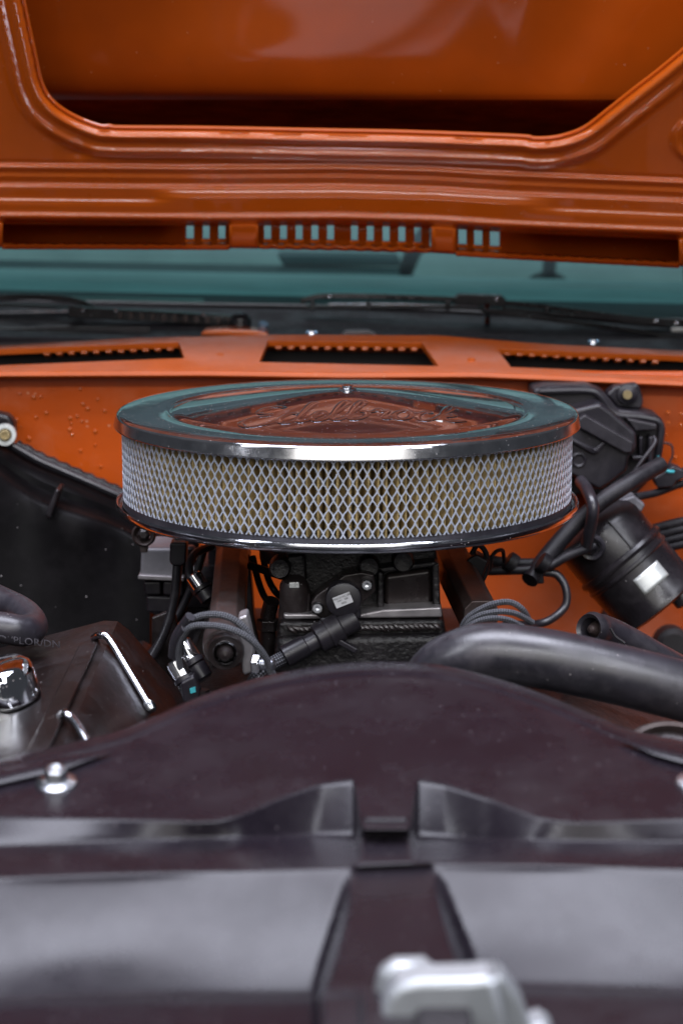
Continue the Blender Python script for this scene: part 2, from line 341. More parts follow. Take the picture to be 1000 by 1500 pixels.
# ---- wipers
def blade_bar(nm, pts, Y, hpx, m_, par, dep=.006, bevel=.001):
    c = catmull([Vector((x, y, 0)) for x, y in pts], 6); g = G(); rows = [[], [], [], []]
    for p in c:
        a = pix(p.x, p.y - hpx / 2, Y); b = pix(p.x, p.y + hpx / 2, Y)
        for r_, v in zip(rows, (a, b, b + Vector((0, dep, 0)), a + Vector((0, dep, 0)))): r_.append(v)
    g.grid(rows + [rows[0]]); n = len(c); g.f += [(0, n, 2 * n, 3 * n), (n - 1, 2 * n - 1, 3 * n - 1, 4 * n - 1)]
    return link(nm, g, m_, par, bevel=bevel)
def wipers():
    t = thing('wiper', 'long black wiper with slotted frame lying across the windshield base', 'wiper', pix(720, 480, .5))
    f = blade_bar('blade_frame', [(440, 442), (455, 437), (480, 434), (560, 435), (640, 438), (690, 441), (760, 446), (850, 457), (930, 467), (1010, 473), (1100, 480)], .545, 8, 'rubber_blade', t)
    for x, y in ((572, 436), (592, 437), (612, 438), (760, 447), (780, 449), (802, 452), (824, 455), (846, 458)):
        link('frame_slot', G().box(pix(x, y - .5, .5448), (.0085, .0008, .0028)), 'skin_dark', f)
    blade_bar('rubber_strip', [(446, 450), (560, 450), (690, 452), (760, 458), (900, 472), (1000, 481), (1100, 490)], .548, 5, 'rubber_blade', t)
    blade_bar('pressure_strip', [(480, 446), (560, 446), (690, 449), (790, 460)], .5475, 3, 'worn_chrome', t, .002)
    for x in (458, 540, 655, 800, 905): link('claw', G().box(pix(x, 448 + max(0, (x - 700) * .09), .5445), (.005, .006, .010)), 'rubber_blade', t, bevel=.001)
    link('carrier', G().prism(poly_([(664, 436), (672, 431), (735, 433), (742, 440), (740, 450), (666, 447)], .535), (0, .014, 0)), 'rubber_blade', t, bevel=.0015)
    link('pivot_post', G().tube([pix(713, 447, .53), pix(713, 476, .515)], .0035, 12), 'chrome', t)
    blade_bar('arm', [(705, 455), (760, 462), (850, 474), (960, 490), (1100, 512)], .515, 7, 'rubber_blade', t)
    blade_bar('arm_rod', [(735, 452), (850, 464), (950, 474), (1100, 488)], .53, 5, 'rubber_blade', t)
    for x, y in ((990, 483), (985, 503)): link('end_plate', G().box(pix(x + 8, y, .51), (.022, .006, .0045)), 'label_silver', t, bevel=.001)
    for x, y in ((482, 435), (727, 438), (713, 471), (960, 471), (990, 474)): link('rivet', G().lathe([(0, .0015), (.0018, .001), (.0022, -.001)], pix(x, y, .534 if 700 < x < 740 else .544), (0, -1, .2), 10), 'worn_chrome', t)
    t = thing('wiper', 'short black wiper with ribbed arm pivoting on the orange cowl', 'wiper', pix(350, 490, .45))
    blade_bar('blade_frame', [(-120, 430), (-40, 432), (0, 436), (45, 435), (85, 437), (115, 442), (136, 451)], .54, 9, 'rubber_blade', t)
    blade_bar('rubber_strip', [(-120, 444), (0, 447), (60, 449), (120, 452)], .543, 5, 'rubber_blade', t)
    blade_bar('arm_rod', [(-120, 462), (0, 458), (70, 457), (125, 454)], .52, 6, 'worn_chrome', t)
    blade_bar('arm', [(100, 457), (170, 461), (250, 465), (310, 469), (358, 472)], .50, 16, 'rubber_blade', t, .01)
    for k in range(11): link('arm_rib', G().box(pix(176 + k * 16, 462 + k * .8, .4985), (.0045, .002, .0068)), 'rail_metal', t, bevel=.0008)
    blade_bar('lower_link', [(-120, 490), (0, 486), (120, 482), (220, 484)], .46, 8, 'rubber_blade', t)
    link('pivot_cap', G().lathe([(0, .010), (.008, .009), (.011, .004), (.011, -.010)], pix(352, 474, .48), (0, -.4, 1), 20), 'rubber_blade', t)
    link('pivot_nut', G().lathe([(.0045, 0), (.005, .002), (.005, .007), (0, .008)], pix(384, 482, .47), (.3, -.5, 1), 6), 'blue_glint', t)
    link('pivot_base', G().prism(poly_([(292, 492), (298, 484), (330, 482), (372, 484), (392, 488), (394, 496)], .44), (0, .03, 0)), 'orange_paint', t, bevel=.003)
    for x, y in ((122, 454), (170, 455), (298, 461), (345, 465), (354, 467), (285, 486)): link('rivet', G().lathe([(0, .002), (.002, .001), (.0026, -.001)], pix(x, y, .495), (0, -1, .3), 10), 'worn_chrome', t)
def poly_(pts, Y): return [pix(x, y, Y) for x, y in pts]
wipers()
o = link('cowl_clip', G().prism(poly_([(500, 491), (506, 486), (540, 485), (550, 490), (552, 496), (500, 496)], .425), (0, .02, 0)), 'rail_metal', bevel=.002); tag(o, 'small brown clip on the rear rail of the orange cowl', 'clip')

# ---- windshield and cab interior
WT = 46
def wp(x, k):
    p = pix(x, WB(x), .586); return p + Vector((0, math.sin(R(WT)), math.cos(R(WT)))) * k
t = thing('windshield', 'greenish tinted windshield glass with dust along its lower edge', 'windshield', (0, .6, 1.1))
link('glass', G().grid([[wp(x, k) for x in range(-400, 1401, 100)] for k in (-.004, .2, .4, .6)]), 'glass', t)
link('seal', G().tube([wp(x, -.002) for x in range(-400, 1401, 60)], .004, 8), 'rubber', t)
t = thing('dashboard', 'padded dashboard top with stepped ridges seen through the tinted glass', 'dashboard', (0, .95, 1.0))
def slab(nm, y0, y1, m_, Ya, Yb, x0=-600, x1=1600):
    link(nm, G().prism([pix(x0, y0, Yb), pix(x1, y0 + (x1 - x0) * .02, Yb), pix(x1, y1 + (x1 - x0) * .02, Ya), pix(x0, y1, Ya)], (0, 0, -.05)), m_, t, bevel=.003)
slab('defroster_shelf', 411, 445, 'dash_dark', .64, .72)
slab('dash_pad', 380, 409, 'dash_vinyl', .73, .90)
slab('rear_roll', 367, 380, 'dash_dark', .905, .93, -600, 585)
slab('vent_ridge', 405, 411, 'dash_vinyl', .715, .728)
slab('trim_strip', 424, 427, 'seat_cloth', .668, .674, -300, 300)
t = thing('bench_seat', 'pale bench seat back in the cab behind the dashboard', 'seat', (0, 1.5, .5))
link('backrest', G().box((0, 1.6, 1.0), (1.3, .14, .62)), 'seat_cloth', t, bevel=.04, seg=4)
link('cushion', G().box((0, 1.35, .70), (1.3, .5, .14)), 'seat_cloth', t, bevel=.04, seg=4)
t = thing('instrument_hood', 'dark low binnacle standing on the dashboard behind the glass', 'binnacle', pix(500, 390, .93))
link('shell', G().prism([pix(405, 372, .92), pix(585, 375, .92), pix(585, 391, .92), pix(415, 390, .92)], (0, .06, 0)), 'dash_dark', t, bevel=.004)
t = thing('steering_wheel', 'dark steering wheel rim behind the glass near the long wiper', 'steering wheel', pix(790, 420, 1.05))
c = pix(800, 440, 1.08); ring = []
q = Matrix.Rotation(R(-60), 3, 'X')
for k in range(49): a = 2 * math.pi * k / 48; ring.append(c + q @ Vector((.19 * math.cos(a), .19 * math.sin(a), 0)))
link('rim', G().tube(ring, .011, 10, caps=False), 'rubber', t)
for a in (30, 150, 270): link('spoke', G().tube([c, c + q @ Vector((.18 * math.cos(R(a)), .18 * math.sin(R(a)), -.0))], .009, 8), 'rubber', t)
link('hub', G().lathe([(0, .02), (.035, .015), (.045, -.03)], c, q @ Vector((0, 0, 1)), 20), 'rubber', t)
t = thing('cab_rear_panel', 'dull grey rear panel of the cab behind the seat', 'cab panel', (0, 1.95, .6))
link('panel', G().grid([[(-.8 + .2 * i, 1.95, z) for i in range(9)] for z in (.5, .9, 1.3)]), 'dash_vinyl', t)

# ---- hood
HOODA = R(58)
P0 = pix(500, 372, .33); EX = (pix(1000, 384, .33) - pix(0, 360, .33)).normalized()
EV = Vector((0, -math.cos(HOODA), math.sin(HOODA))); HN = EX.cross(EV).normalized()
if HN.y > 0: HN = -HN
def hp(px, py, h):
    d = ray(px, py); p0 = P0 + HN * h; return CAM + d * ((p0 - CAM).dot(HN) / d.dot(HN))
TOPE = curve([(-300, 322), (0, 324), (300, 327), (500, 326), (640, 330), (735, 336), (1000, 347), (1300, 362)])
BOTE = curve([(-300, 360), (0, 363), (350, 364), (500, 367), (640, 371), (735, 377), (1000, 391), (1300, 408)])
def hood():
    t = thing('hood', 'raised orange hood seen from below, ribbed frame round a deep recess', 'hood', P0)
    U = [(-60, -420), (10, -120), (35, 0), (50, 70), (62, 122), (80, 150), (110, 170), (146, 184), (162, 184), (176, 186), (300, 187), (450, 190), (600, 193), (760, 199), (778, 202), (800, 202),
         (825, 198), (856, 186), (890, 160), (925, 132), (960, 105), (1000, 72), (1100, -12), (1250, -160), (1400, -420)]
    up = [(p.x, p.y) for p in catmull([Vector((a, b, 0)) for a, b in U], 5)]
    A = np.array(up); a0 = A[:-1]; a1 = A[1:]; dv = a1 - a0; ll = (dv ** 2).sum(1)
    xs = np.arange(-300, 1301, 4.0); ncol = len(xs)
    ws = np.concatenate([np.arange(-4, 160, 2.0), np.arange(160, 780, 4.0)])
    X, Wt = np.meshgrid(xs, ws); E = np.vectorize(TOPE)(X); Yp = E - Wt
    best = np.full(X.shape, 1e9)
    bx = np.zeros_like(X); by = np.zeros_like(X)
    for i in range(len(a0)):
        tt = np.clip(((X - a0[i, 0]) * dv[i, 0] + (Yp - a0[i, 1]) * dv[i, 1]) / ll[i], 0, 1)
        qx = a0[i, 0] + tt * dv[i, 0]; qy = a0[i, 1] + tt * dv[i, 1]; dd = np.hypot(X - qx, Yp - qy)
        m = dd < best; best[m] = dd[m]; bx[m] = qx[m]; by[m] = qy[m]
    inside = np.zeros(X.shape, bool)
    for i in range(len(A)):
        x0, y0 = A[i - 1]; x1, y1 = A[i]
        if y0 == y1: continue
        c = ((y0 > Yp) != (y1 > Yp)) & (X < (x1 - x0) * (Yp - y0) / (y1 - y0) + x0); inside ^= c
    sd = np.where(inside, -best, best)
    kill = sd < -5.0; snap = (sd <= 0) & ~kill
    Xs = np.where(snap, bx, X); Ys = np.where(snap, by, Yp); s = np.where(snap, 0, sd)
    def st(v, a, b): u = np.clip((v - a) / (b - a), 0, 1); return u * u * (3 - 2 * u)
    def bead(v, c, w): return np.exp(-((v - c) / w) ** 2)
    w = Wt
    h = -.020 + .027 * st(s, -.5, 7) + .0030 * bead(s, 15, 4) - .003 * st(s, 16, 22) + .0028 * bead(s, 36, 4) - .0065 * st(s, 36, 46)
    mid = st(Xs, 215, 262) * (1 - st(Xs, 755, 830))
    h += -.0015 * bead(w, 86, 3) + .0030 * bead(w, 79, 4) + .0016 * bead(w, 66, 3)
    h += .004 * (1 - st(w, 50, 57)) * 1.0 + .004 * mid * (1 - st(w, 37, 45)) + .003 * (1 - mid) * (1 - st(w, 24, 31))
    h += .0030 * bead(w, 8, 4) + .0020 * bead(w, 44, 3) * mid + .002 * bead(w, 30, 3) * (1 - mid)
    tabm = np.zeros_like(Xs)
    for ta, tb in ((-400, 4), (336, 378), (632, 667), (994, 1400)): tabm = np.maximum(tabm, st(Xs, ta - 5, ta + 1) * (1 - st(Xs, tb - 1, tb + 5)))
    h -= .020 * (1 - st(w, -3, 4)) * (1 - tabm)
    boss = np.hypot((Xs - 1012) / 30, (Ys - 205) / 34); h += .004 * st(-boss, -1.0, -.8) - .003 * st(-boss, -.7, -.5)
    for bxx, byy in ((118, 222), (830, 238)):
        h -= .003 * np.exp(-(((Xs - bxx) / 16) ** 2 + ((Ys - byy) / 12) ** 2))
    g = G(); vid = {}
    for i in range(X.shape[0]):
        for j in range(ncol): g.v.append(tuple(hp(Xs[i, j], Ys[i, j], float(h[i, j]))))
    for i in range(X.shape[0] - 1):
        for j in range(ncol - 1):
            if kill[i, j] or kill[i + 1, j] or kill[i, j + 1] or kill[i + 1, j + 1]: continue
            g.f.append((i * ncol + j, i * ncol + j + 1, (i + 1) * ncol + j + 1, (i + 1) * ncol + j))
    used = sorted({k for f in g.f for k in f}); mp = {k: i for i, k in enumerate(used)}
    g.v = [g.v[k] for k in used]; g.f = [tuple(mp[k] for k in f) for f in g.f]
    link('inner_frame', g, 'orange_paint', t, angle=80)
    link('hem', G().tube([hp(x, y + 0, -.0035) for x, y in up], .0017, 10), 'orange_paint', t)
    # outer skin behind the opening
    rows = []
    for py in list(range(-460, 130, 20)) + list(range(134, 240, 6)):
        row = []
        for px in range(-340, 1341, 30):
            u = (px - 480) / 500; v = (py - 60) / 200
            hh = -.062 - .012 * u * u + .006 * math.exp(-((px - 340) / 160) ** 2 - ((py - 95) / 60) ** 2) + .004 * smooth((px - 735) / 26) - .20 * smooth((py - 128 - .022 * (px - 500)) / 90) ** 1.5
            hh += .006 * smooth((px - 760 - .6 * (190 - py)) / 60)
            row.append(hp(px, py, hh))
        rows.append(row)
    link('recess_shadow_strip', G().grid(rows[-16:]), 'recess_shade', t, sub=1)  # lower skin rows in a darker colour, painting the shadow at the recess bottom
    link('outer_skin', G().grid(rows[:-15]), 'orange_skin', t, sub=1)
    # rear edge: tabs, lip, slotted strip
    def strip(nm, xa, xb, rows_, mat_='orange_paint', n=None, wav=None, **k):
        n = n or max(2, int((xb - xa) / 6)); rr = []
        for q, hq in rows_:
            rr.append([hp(xa + (xb - xa) * i / n, lerp(TOPE(xa + (xb - xa) * i / n), BOTE(xa + (xb - xa) * i / n), q) + (wav(xa + (xb - xa) * i / n, q) if wav else 0), hq) for i in range(n + 1)])
        return link(nm, G().grid(rr), mat_, t, **k)
    for xa, xb in ((-300, 4), (336, 378), (632, 667), (994, 1300)):
        strip('tab', xa, xb, [(.06, .0065), (.12, .0082), (.5, .0078), (.85, .006), (.95, .003), (1.0, -.004), (1.0, -.02)], solid=.003)
    def wav(x, q): return (1.6 * math.sin((x - 382) / 23.2 * 2 * math.pi) if 372 < x < 640 else .6 * math.sin(x / 19 * 2 * math.pi)) * (1 if .7 < q < .99 else .3)
    for xa, xb in ((4, 336), (378, 632), (667, 994)):
        strip('rear_lip', xa, xb, ([(.76, -.013), (.82, -.004), (.9, .001)] if xa == 378 else [(.86, -.006), (.90, .001)]) + [(.97, 0), (1.0, -.004), (1.0, -.030)], wav=wav, solid=.0015)
    slots = [(272, 285), (296, 308), (319, 331)] + [(386 + 23.0 * k, 398 + 23.0 * k) for k in range(5)] + [(513 + 23.1 * k, 525 + 23.1 * k) for k in range(5)] + [(628, 632)] + [(670, 684), (693, 707), (716, 732)]
    # solid backing between slots, one bar per gap
    edges = [-300] + [v for s_ in slots for v in (s_[0] + 1.2, s_[1] - 1.2)] + [1300]
    for k in range(0, len(edges), 2):
        xa, xb = edges[k], edges[k + 1]
        if xb - xa < 60: strip('vent_bar', xa, xb, [(-.25, -.017), (.2, -.016), (.78, -.016), (.86, -.017)], n=4, solid=-.003, bevel=.0006)
        else: strip('channel_back', xa, xb, [(-.9, -.024), (-.8, -.075), (.3, -.075), (.95, -.070), (1.0, -.020)])
    for xa, xb in slots:
        if xb - xa > 6: strip('slot_sill', xa - 1, xb + 1, [(.60, -.016), (.64, -.012), (.76, -.012), (.84, -.017)], n=3, solid=.002)
    strip('slot_header', 265, 740, [(-.25, -.017), (.04, -.016)], solid=-.003)
hood()

# ================================================================== air cleaner
def air_cleaner():
    C = Vector((.0043, 0, 1.10))
    t = thing('air_cleaner', 'round chrome air cleaner with raised script lid and diamond mesh filter', 'air cleaner', (C.x, 0, 1.02))
    def dome(r): return -.003 + (.0163 * (1 - min(1, math.sqrt((r / .133) ** 2 + .02)) ** 1.2) if r < .1317 else 0)
    prof = [(0, dome(0))] + [(.133 * k / 22, dome(.133 * k / 22)) for k in range(1, 23)]
    prof += [(.1343, -.0040), (.1360, -.0044), (.1378, -.0034), (.140, -.003), (.150, -.003), (.162, -.003), (.1715, -.0031), (.1735, -.0033), (.1750, -.0040), (.1758, -.0050), (.1760, -.0056)]
    rim = [(.1760, -.0056), (.17605, -.0058), (.1769, -.0092), (.1777, -.0124), (.1778, -.0128), (.1777, -.0132), (.1772, -.0136), (.1762, -.0132), (.1755, -.010), (.1745, -.006)]
    lid = link('lid', G().lathe(prof, C, n=192, caps=False), 'lid_chrome', t, angle=60)
    link('rim', G().lathe(rim, C, n=192, caps=False), 'brushed_chrome', lid, angle=60)
    nut = link('centre_nut', G().lathe([(0.0072, -.001), (.0072, .0008), (.0042, .0012), (.0042, .003), (.003, .0038), (0, .004)], C + Vector((0, 0, dome(0))), n=24), 'worn_chrome', lid)
    # script letters raised on the lid
    L_ = {
     'E': [[(1.35, 1.75), (1.05, 2.05), (.55, 1.95), (.45, 1.45), (.95, 1.12), (.4, .98), (0, .5), (.3, .02), (.9, .08), (1.4, .45)]],
     'd': [[(2.05, .85), (1.75, 1.0), (1.45, .6), (1.55, .1), (1.85, .05), (2.15, .5), (2.42, 1.9), (2.3, 2.0), (2.15, .5), (2.22, .05), (2.5, .15)]],
     'e': [[(2.5, .15), (2.85, .5), (3.0, .8), (2.85, 1.0), (2.65, .7), (2.65, .25), (2.9, 0), (3.2, .2)]],
     'l': [[(3.2, .2), (3.6, 1.2), (3.72, 1.85), (3.55, 2.0), (3.42, 1.4), (3.4, .3), (3.6, 0), (3.85, .2)]],
     'b': [[(3.85, .2), (4.2, 1.2), (4.35, 1.85), (4.18, 2.0), (4.05, 1.3), (4.05, .2), (4.3, 0), (4.6, .3), (4.62, .75), (4.4, .85), (4.62, .75), (4.85, .85)]],
     'r': [[(4.85, .85), (5.0, 1.1), (5.1, .85), (5.35, .9), (5.3, .4), (5.4, .05), (5.65, .25)]],
     'o': [[(6.1, .95), (5.8, .9), (5.65, .45), (5.85, .02), (6.2, .15), (6.3, .6), (6.1, .95), (6.35, .75), (6.55, .8)]],
     'c': [[(7.0, .8), (6.8, 1.0), (6.52, .6), (6.6, .1), (6.9, 0), (7.2, .25)]],
     'k': [[(7.2, .25), (7.6, 1.3), (7.72, 1.85), (7.56, 2.0), (7.45, 1.3), (7.4, 0)], [(7.4, .4), (7.7, .95), (7.88, .75), (7.5, .45), (7.85, .05), (8.35, .25)]]}
    A0 = Vector((-.078, -.101)); rot = R(6)
    for ch, strokes in L_.items():
        g = G()
        for sk in strokes:
            pts = []
            for q in catmull([Vector((x + .30 * y, y, 0)) for x, y in sk], 7):
                lx, ly = q.x * .0196, q.y * .0245
                X = A0.x + lx * math.cos(rot) - ly * math.sin(rot); Y = A0.y + lx * math.sin(rot) + ly * math.cos(rot)
                pts.append(C + Vector((X, Y, dome(math.hypot(X, Y)) + .0001)))
            g.tube(pts, .0027, 10, flat=.20, up=(0, 0, 1))
        link('letter', g, 'lid_chrome', lid, angle=70)
    # filter element
    el = link('filter_element', G().lathe([(.171, -.0125), (.171, -.010), (.145, -.010)], C, n=96, caps=False), 'rubber', t)
    link('seal_ring', G().lathe([(.172, -.074), (.172, -.0685), (.145, -.0685)], C, n=96, caps=False), 'rubber', el)
    n = 152; rr = random.Random(3); g = G(); ring = []
    for k in range(n):
        a = 2 * math.pi * (k + rr.uniform(-.22, .22)) / n; b = 2 * math.pi * (k + .5 + rr.uniform(-.15, .15)) / n; w = 2 * math.pi / n * .10
        ro = .1685 + rr.uniform(-.001, .0006)
        p_ = 2 * math.pi / n
        ring += [(ro - .002, a - .15 * p_), (ro, a - .06 * p_), (ro, a + .06 * p_), (ro - .002, a + .15 * p_), (.143, a + .22 * p_), (.143, a + .78 * p_)]
    rows = []
    for zz in (-.0115, -.03, -.05, -.071):
        rows.append([C + Vector((r * math.cos(a + rr.uniform(-.0016, .0016)), r * math.sin(a), zz)) for r, a in ring])
    g.grid(rows, True); link('pleated_paper', g, 'filter_paper', el, angle=30)
    g = G(); N = 160; w = 2 * math.pi / N; hgt = .0119; z0, z1 = -.0115, -.0725; seg = 26
    for k in range(N):
        for sg in (1, -1):
            rows = [[], [], [], []]; jt = rr.uniform(-.05, .05); jp = rr.uniform(0, 6)
            for i in range(seg + 1):
                z = lerp(z0, z1, i / seg); u = (z - z0) / hgt
                a = w * (k + .5 * (sg < 0) * 0 + sg * (u - .045 * math.sin(4 * math.pi * u)) + jt + .03 * math.sin(jp + u * 2.2))
                sl = sg * w * .1715 / hgt; tw = .00046 * math.sqrt(1 + sl * sl)
                for q, (da, rd) in enumerate(((-tw, .1708), (tw, .1708), (tw, .1718), (-tw, .1718))):
                    rows[q].append(C + Vector((rd * math.cos(a + da / .1715), rd * math.sin(a + da / .1715), z)))
            g.grid([rows[0], rows[1], rows[2], rows[3], rows[0]])
    o = link('diamond_screen', g, 'screen_paint', el, smoothed=False); o['kind'] = 'stuff'
    base = link('base_plate', G().lathe([(.05, -.082), (.12, -.082), (.160, -.0785), (.1745, -.0785), (.1768, -.0775), (.1776, -.0755), (.1776, -.0725), (.1768, -.0712), (.1755, -.0718), (.1745, -.0745), (.171, -.0755), (.15, -.0755), (.05, -.079)], C, n=160, caps=False), 'worn_chrome', t, angle=50)
    link('neck', G().lathe([(.068, -.118), (.068, -.082), (.066, -.079)], C, n=48, caps=False), 'smooth_black_metal', base)
air_cleaner()

# ================================================================== throttle body, manifold and sensor
def text_geo(txt, size):
    cu = bpy.data.curves.new('glyphs', 'FONT'); cu.body = txt; cu.size = size; cu.align_x = 'CENTER'; cu.align_y = 'CENTER'; cu.resolution_u = 2
    o = bpy.data.objects.new('glyphs', cu); S.collection.objects.link(o); dg = bpy.context.evaluated_depsgraph_get()
    me = bpy.data.meshes.new_from_object(o.evaluated_get(dg)); vs = [v.co.copy() for v in me.vertices]; fs = [tuple(p.vertices) for p in me.polygons]
    bpy.data.objects.remove(o); bpy.data.curves.remove(cu); bpy.data.meshes.remove(me); return vs, fs
def poly(pts, Y): return [pix(x, y, Y) for x, y in pts]
def screw(name, p, r, axis, m, parent, h=.003):
    o = link(name, G().lathe([(r * 1.05, 0), (r * 1.05, h * .3), (r, h * .75), (r * .8, h), (r * .42, h), (r * .38, h * .45), (0, h * .4)], p, axis, 24), m, parent); return o

def throttle():
    t = thing('throttle_assembly', 'black cast throttle body with grey flange edge under the air cleaner', 'throttle body', (.01, -.06, .96))
    Yf = -.118
    link('housing', G().prism(poly([(418, 806), (640, 806), (640, 896), (416, 896)], Yf + .012), (0, .14, 0)), 'cast_black', t, bevel=.003)
    link('left_cover', G().prism(poly([(417, 868), (440, 862), (455, 868), (455, 900), (419, 900)], Yf - .004), (0, .03, 0)), 'smooth_black_metal', t, bevel=.0025)
    link('left_boss', G().prism(poly([(418, 815), (447, 812), (450, 868), (418, 872)], Yf + .006), (0, .03, 0)), 'cast_black', t, bevel=.003)
    fr = G()
    for a in ([(552, 838), (562, 838), (562, 898), (552, 898)], [(552, 832), (640, 822), (640, 830), (560, 840)], [(632, 828), (643, 824), (645, 896), (634, 892)]):
        fr.prism(poly(a, Yf - .002), (0, .03, 0))
    link('rib_frame', fr, 'cast_black', t, bevel=.002)
    link('inset_panel', G().prism(poly([(562, 842), (633, 832), (634, 888), (562, 892)], Yf + .006), (0, .02, 0)), 'smooth_black_metal', t, bevel=.004)
    link('flange', G().prism(poly([(414, 899), (530, 899), (560, 893), (646, 889), (648, 905), (416, 908)], Yf - .010), (0, .15, 0)), 'aluminium', t, bevel=.0018)
    link('boss', G().lathe([(.0, .006), (.008, .006), (.0105, .002), (.012, -.03)], pix(431, 860, Yf - .001), (0, -.25, 1), 24), 'smooth_black_metal', t)
    link('boss_stud', G().box(pix(431, 857, Yf - .012), (.0072, .002, .0042)), 'label_silver', t, bevel=.0006)
    for px, py in ((410, 832), (540, 830), (590, 822)):
        link('port', G().lathe([(.004, .004), (.0065, .005), (.008, 0), (.008, -.02)], pix(px, py, Yf - .002), (0, -1, .1), 20), 'cast_black', t)
    t2 = thing('intake_manifold', 'rough black intake manifold with a weld bead below the throttle body', 'manifold', (.01, -.1, .86))
    link('plenum', G().prism(poly([(408, 911), (650, 908), (662, 1010), (398, 1010)], Yf - .012), (0, .16, 0)), 'cast_black', t2, bevel=.003)
    link('step', G().prism(poly([(404, 934), (655, 930), (672, 1030), (392, 1030)], Yf - .020), (0, .17, 0)), 'cast_black', t2, bevel=.006)
    g = G(); rr = random.Random(2)
    for k in range(30):
        x = 428 + k * 7.3; p = pix(x, 922 - .02 * (x - 430) + rr.uniform(-1, 1), Yf - .014)
        q = Matrix.Rotation(R(28 + rr.uniform(-8, 8)), 3, 'Y'); rows = []
        for i in range(7):
            th = math.pi * i / 6; rows.append([p + q @ Vector((.0042 * math.cos(th), .0022 * math.sin(th) * math.cos(a), .0020 * math.sin(th) * math.sin(a))) for a in [2 * math.pi * b / 8 for b in range(8)]])
        g.grid(rows, True)
    o = link('weld_bead', g, 'smooth_black_metal', t2)
    # position sensor
    t3 = thing('throttle_position_sensor', 'round black sensor with small white label on the throttle body', 'sensor', pix(502, 905, Yf - .02))
    Ys = Yf - .018
    link('mount_plate', G().prism(poly([(455, 884), (463, 872), (505, 842), (530, 838), (548, 842), (550, 866), (535, 880), (505, 905), (470, 906), (457, 898)], Ys + .004), (0, .022, 0)), 'smooth_black_metal', t3, bevel=.0015)
    link('body', G().lathe([(.0, .010), (.0105, .010), (.0123, .009), (.0128, .007), (.0128, -.01)], pix(503, 876, Ys), (0, -1, .06), 40), 'black_plastic', t3)
    link('neck', G().prism(poly([(500, 893), (526, 888), (530, 905), (515, 915), (497, 906)], Ys - .006), (0, .016, 0)), 'black_plastic', t3, bevel=.0025)
    c = pix(502, 879, Ys - .0112); q = Matrix.Rotation(R(-22), 3, 'Y')
    lb = link('label', G().box(c, (.0130, .0006, .0082), q), 'label_white', t3, bevel=.0003)
    tx = G()
    for s_, dz in (('MARCO MC 086', .0024), ('WE1   006', .0003), ('0052', -.0020)):
        vs, fs = text_geo(s_, .0019); tx.add([c + q @ Vector((v.x, -.0006, v.y + dz)) for v in vs], fs)
    link('label_print', tx, 'ink', lb)
    for px, py in ((465, 890), (537, 856)):
        s_ = screw('screw', pix(px, py, Ys + .002), pr(8.5, Ys), (0, -1, .1), 'zinc', t3, .005)
    t4 = thing('sensor_connector', 'ribbed black plug and braided lead running down from the round sensor', 'connector', pix(400, 985, Ys - .01))
    a, b = pix(524, 904, Ys - .004), pix(392, 976, Ys - .02)
    d = (b - a).normalized(); L = (b - a).length; gg = lambda k: a + (b - a) * k
    link('plug', G().tube([gg(.02), gg(.2)], .0085, 20), 'black_plastic', t4, bevel=.001)
    link('collar', G().tube([gg(.19), gg(.46)], .0108, 20), 'black_plastic', t4, bevel=.0015)
    link('collar_ring', G().tube([gg(.30), gg(.335)], .0118, 20), 'black_plastic', t4)
    link('latch', G().box(gg(.22) + Vector((.006, -.006, -.011)), (.016, .006, .004), Matrix.Rotation(R(30), 3, 'Y')), 'black_plastic', t4, bevel=.001)
    link('boot', G().tube([gg(.45), gg(.58)], .0068, 18), 'rubber', t4, bevel=.001)
    link('sleeve', G().tube([gg(.57), gg(.82)], .0080, 18), 'black_plastic', t4, bevel=.001)
    link('lead', G().tube(catmull([gg(.80), gg(.95), pix(376, 990, Ys - .02), pix(360, 1030, Ys - .0)], 8), .0050, 12), 'braid', t4)
throttle()

# ================================================================== fuel rails and injectors
def rail(name, label, path, wpx, fitting):
    pts = P(*path); t = thing(name, label, 'fuel rail', pts[-1] - Vector((0, 0, .02)))
    w = .0125; d = (pts[-1] - pts[0]).normalized(); x = d.cross(Vector((0, 0, 1))).normalized(); u = x.cross(d)
    sec = [(-1, -1), (-1, .55), (-.55, 1), (.55, 1), (1, .55), (1, -1)]
    rows = [[p + x * (a * w) + u * (b * w * 1.05) for a, b in sec] for p in (pts[0], pts[-1])]
    g = G().grid(rows, True); n = len(sec); g.f += [tuple(range(n)), tuple(range(n, 2 * n))]
    link('extrusion', g, 'rail_metal', t, bevel=.0012)
    return t, pts, d, x, u
t, pts, d, x, u = rail('fuel_rail', 'brownish metal fuel rail ending in a round plug left of the throttle body', [(341, 800, .06), (331, 940, -.185)], 0, True)
e = pts[-1]
link('end_collar', G().lathe([(.0150, -.012), (.0158, -.008), (.0158, .010), (.0145, .014), (.0120, .0145)], e, d, 32), 'rail_metal', t, angle=30)
link('end_sleeve', G().lathe([(.0120, .012), (.0128, .014), (.0128, .022), (.0118, .0245), (.0082, .0245), (.0078, .020)], e, d, 32), 'smooth_black_metal', t, angle=30)
link('o_ring', G().lathe([(.0075, .0195), (.0086, .0255), (.0078, .027), (.0068, .0255), (.006, .019)], e, d, 28), 'chrome', t)
link('plug', G().lathe([(.006, .018), (.006, .025), (.0035, .030), (0, .031)], e, d, 20), 'smooth_black_metal', t)
br = link('bracket', G().prism(poly([(348, 905), (362, 900), (372, 945), (372, 985), (356, 990), (350, 950)], -.20), (0, .02, 0)), 'aluminium', t, bevel=.002)
bt = thing('hex_bolt', 'bright zinc hex bolt with exposed thread on the fuel rail bracket', 'bolt', pix(376, 975, -.205))
c = pix(370, 972, -.208)
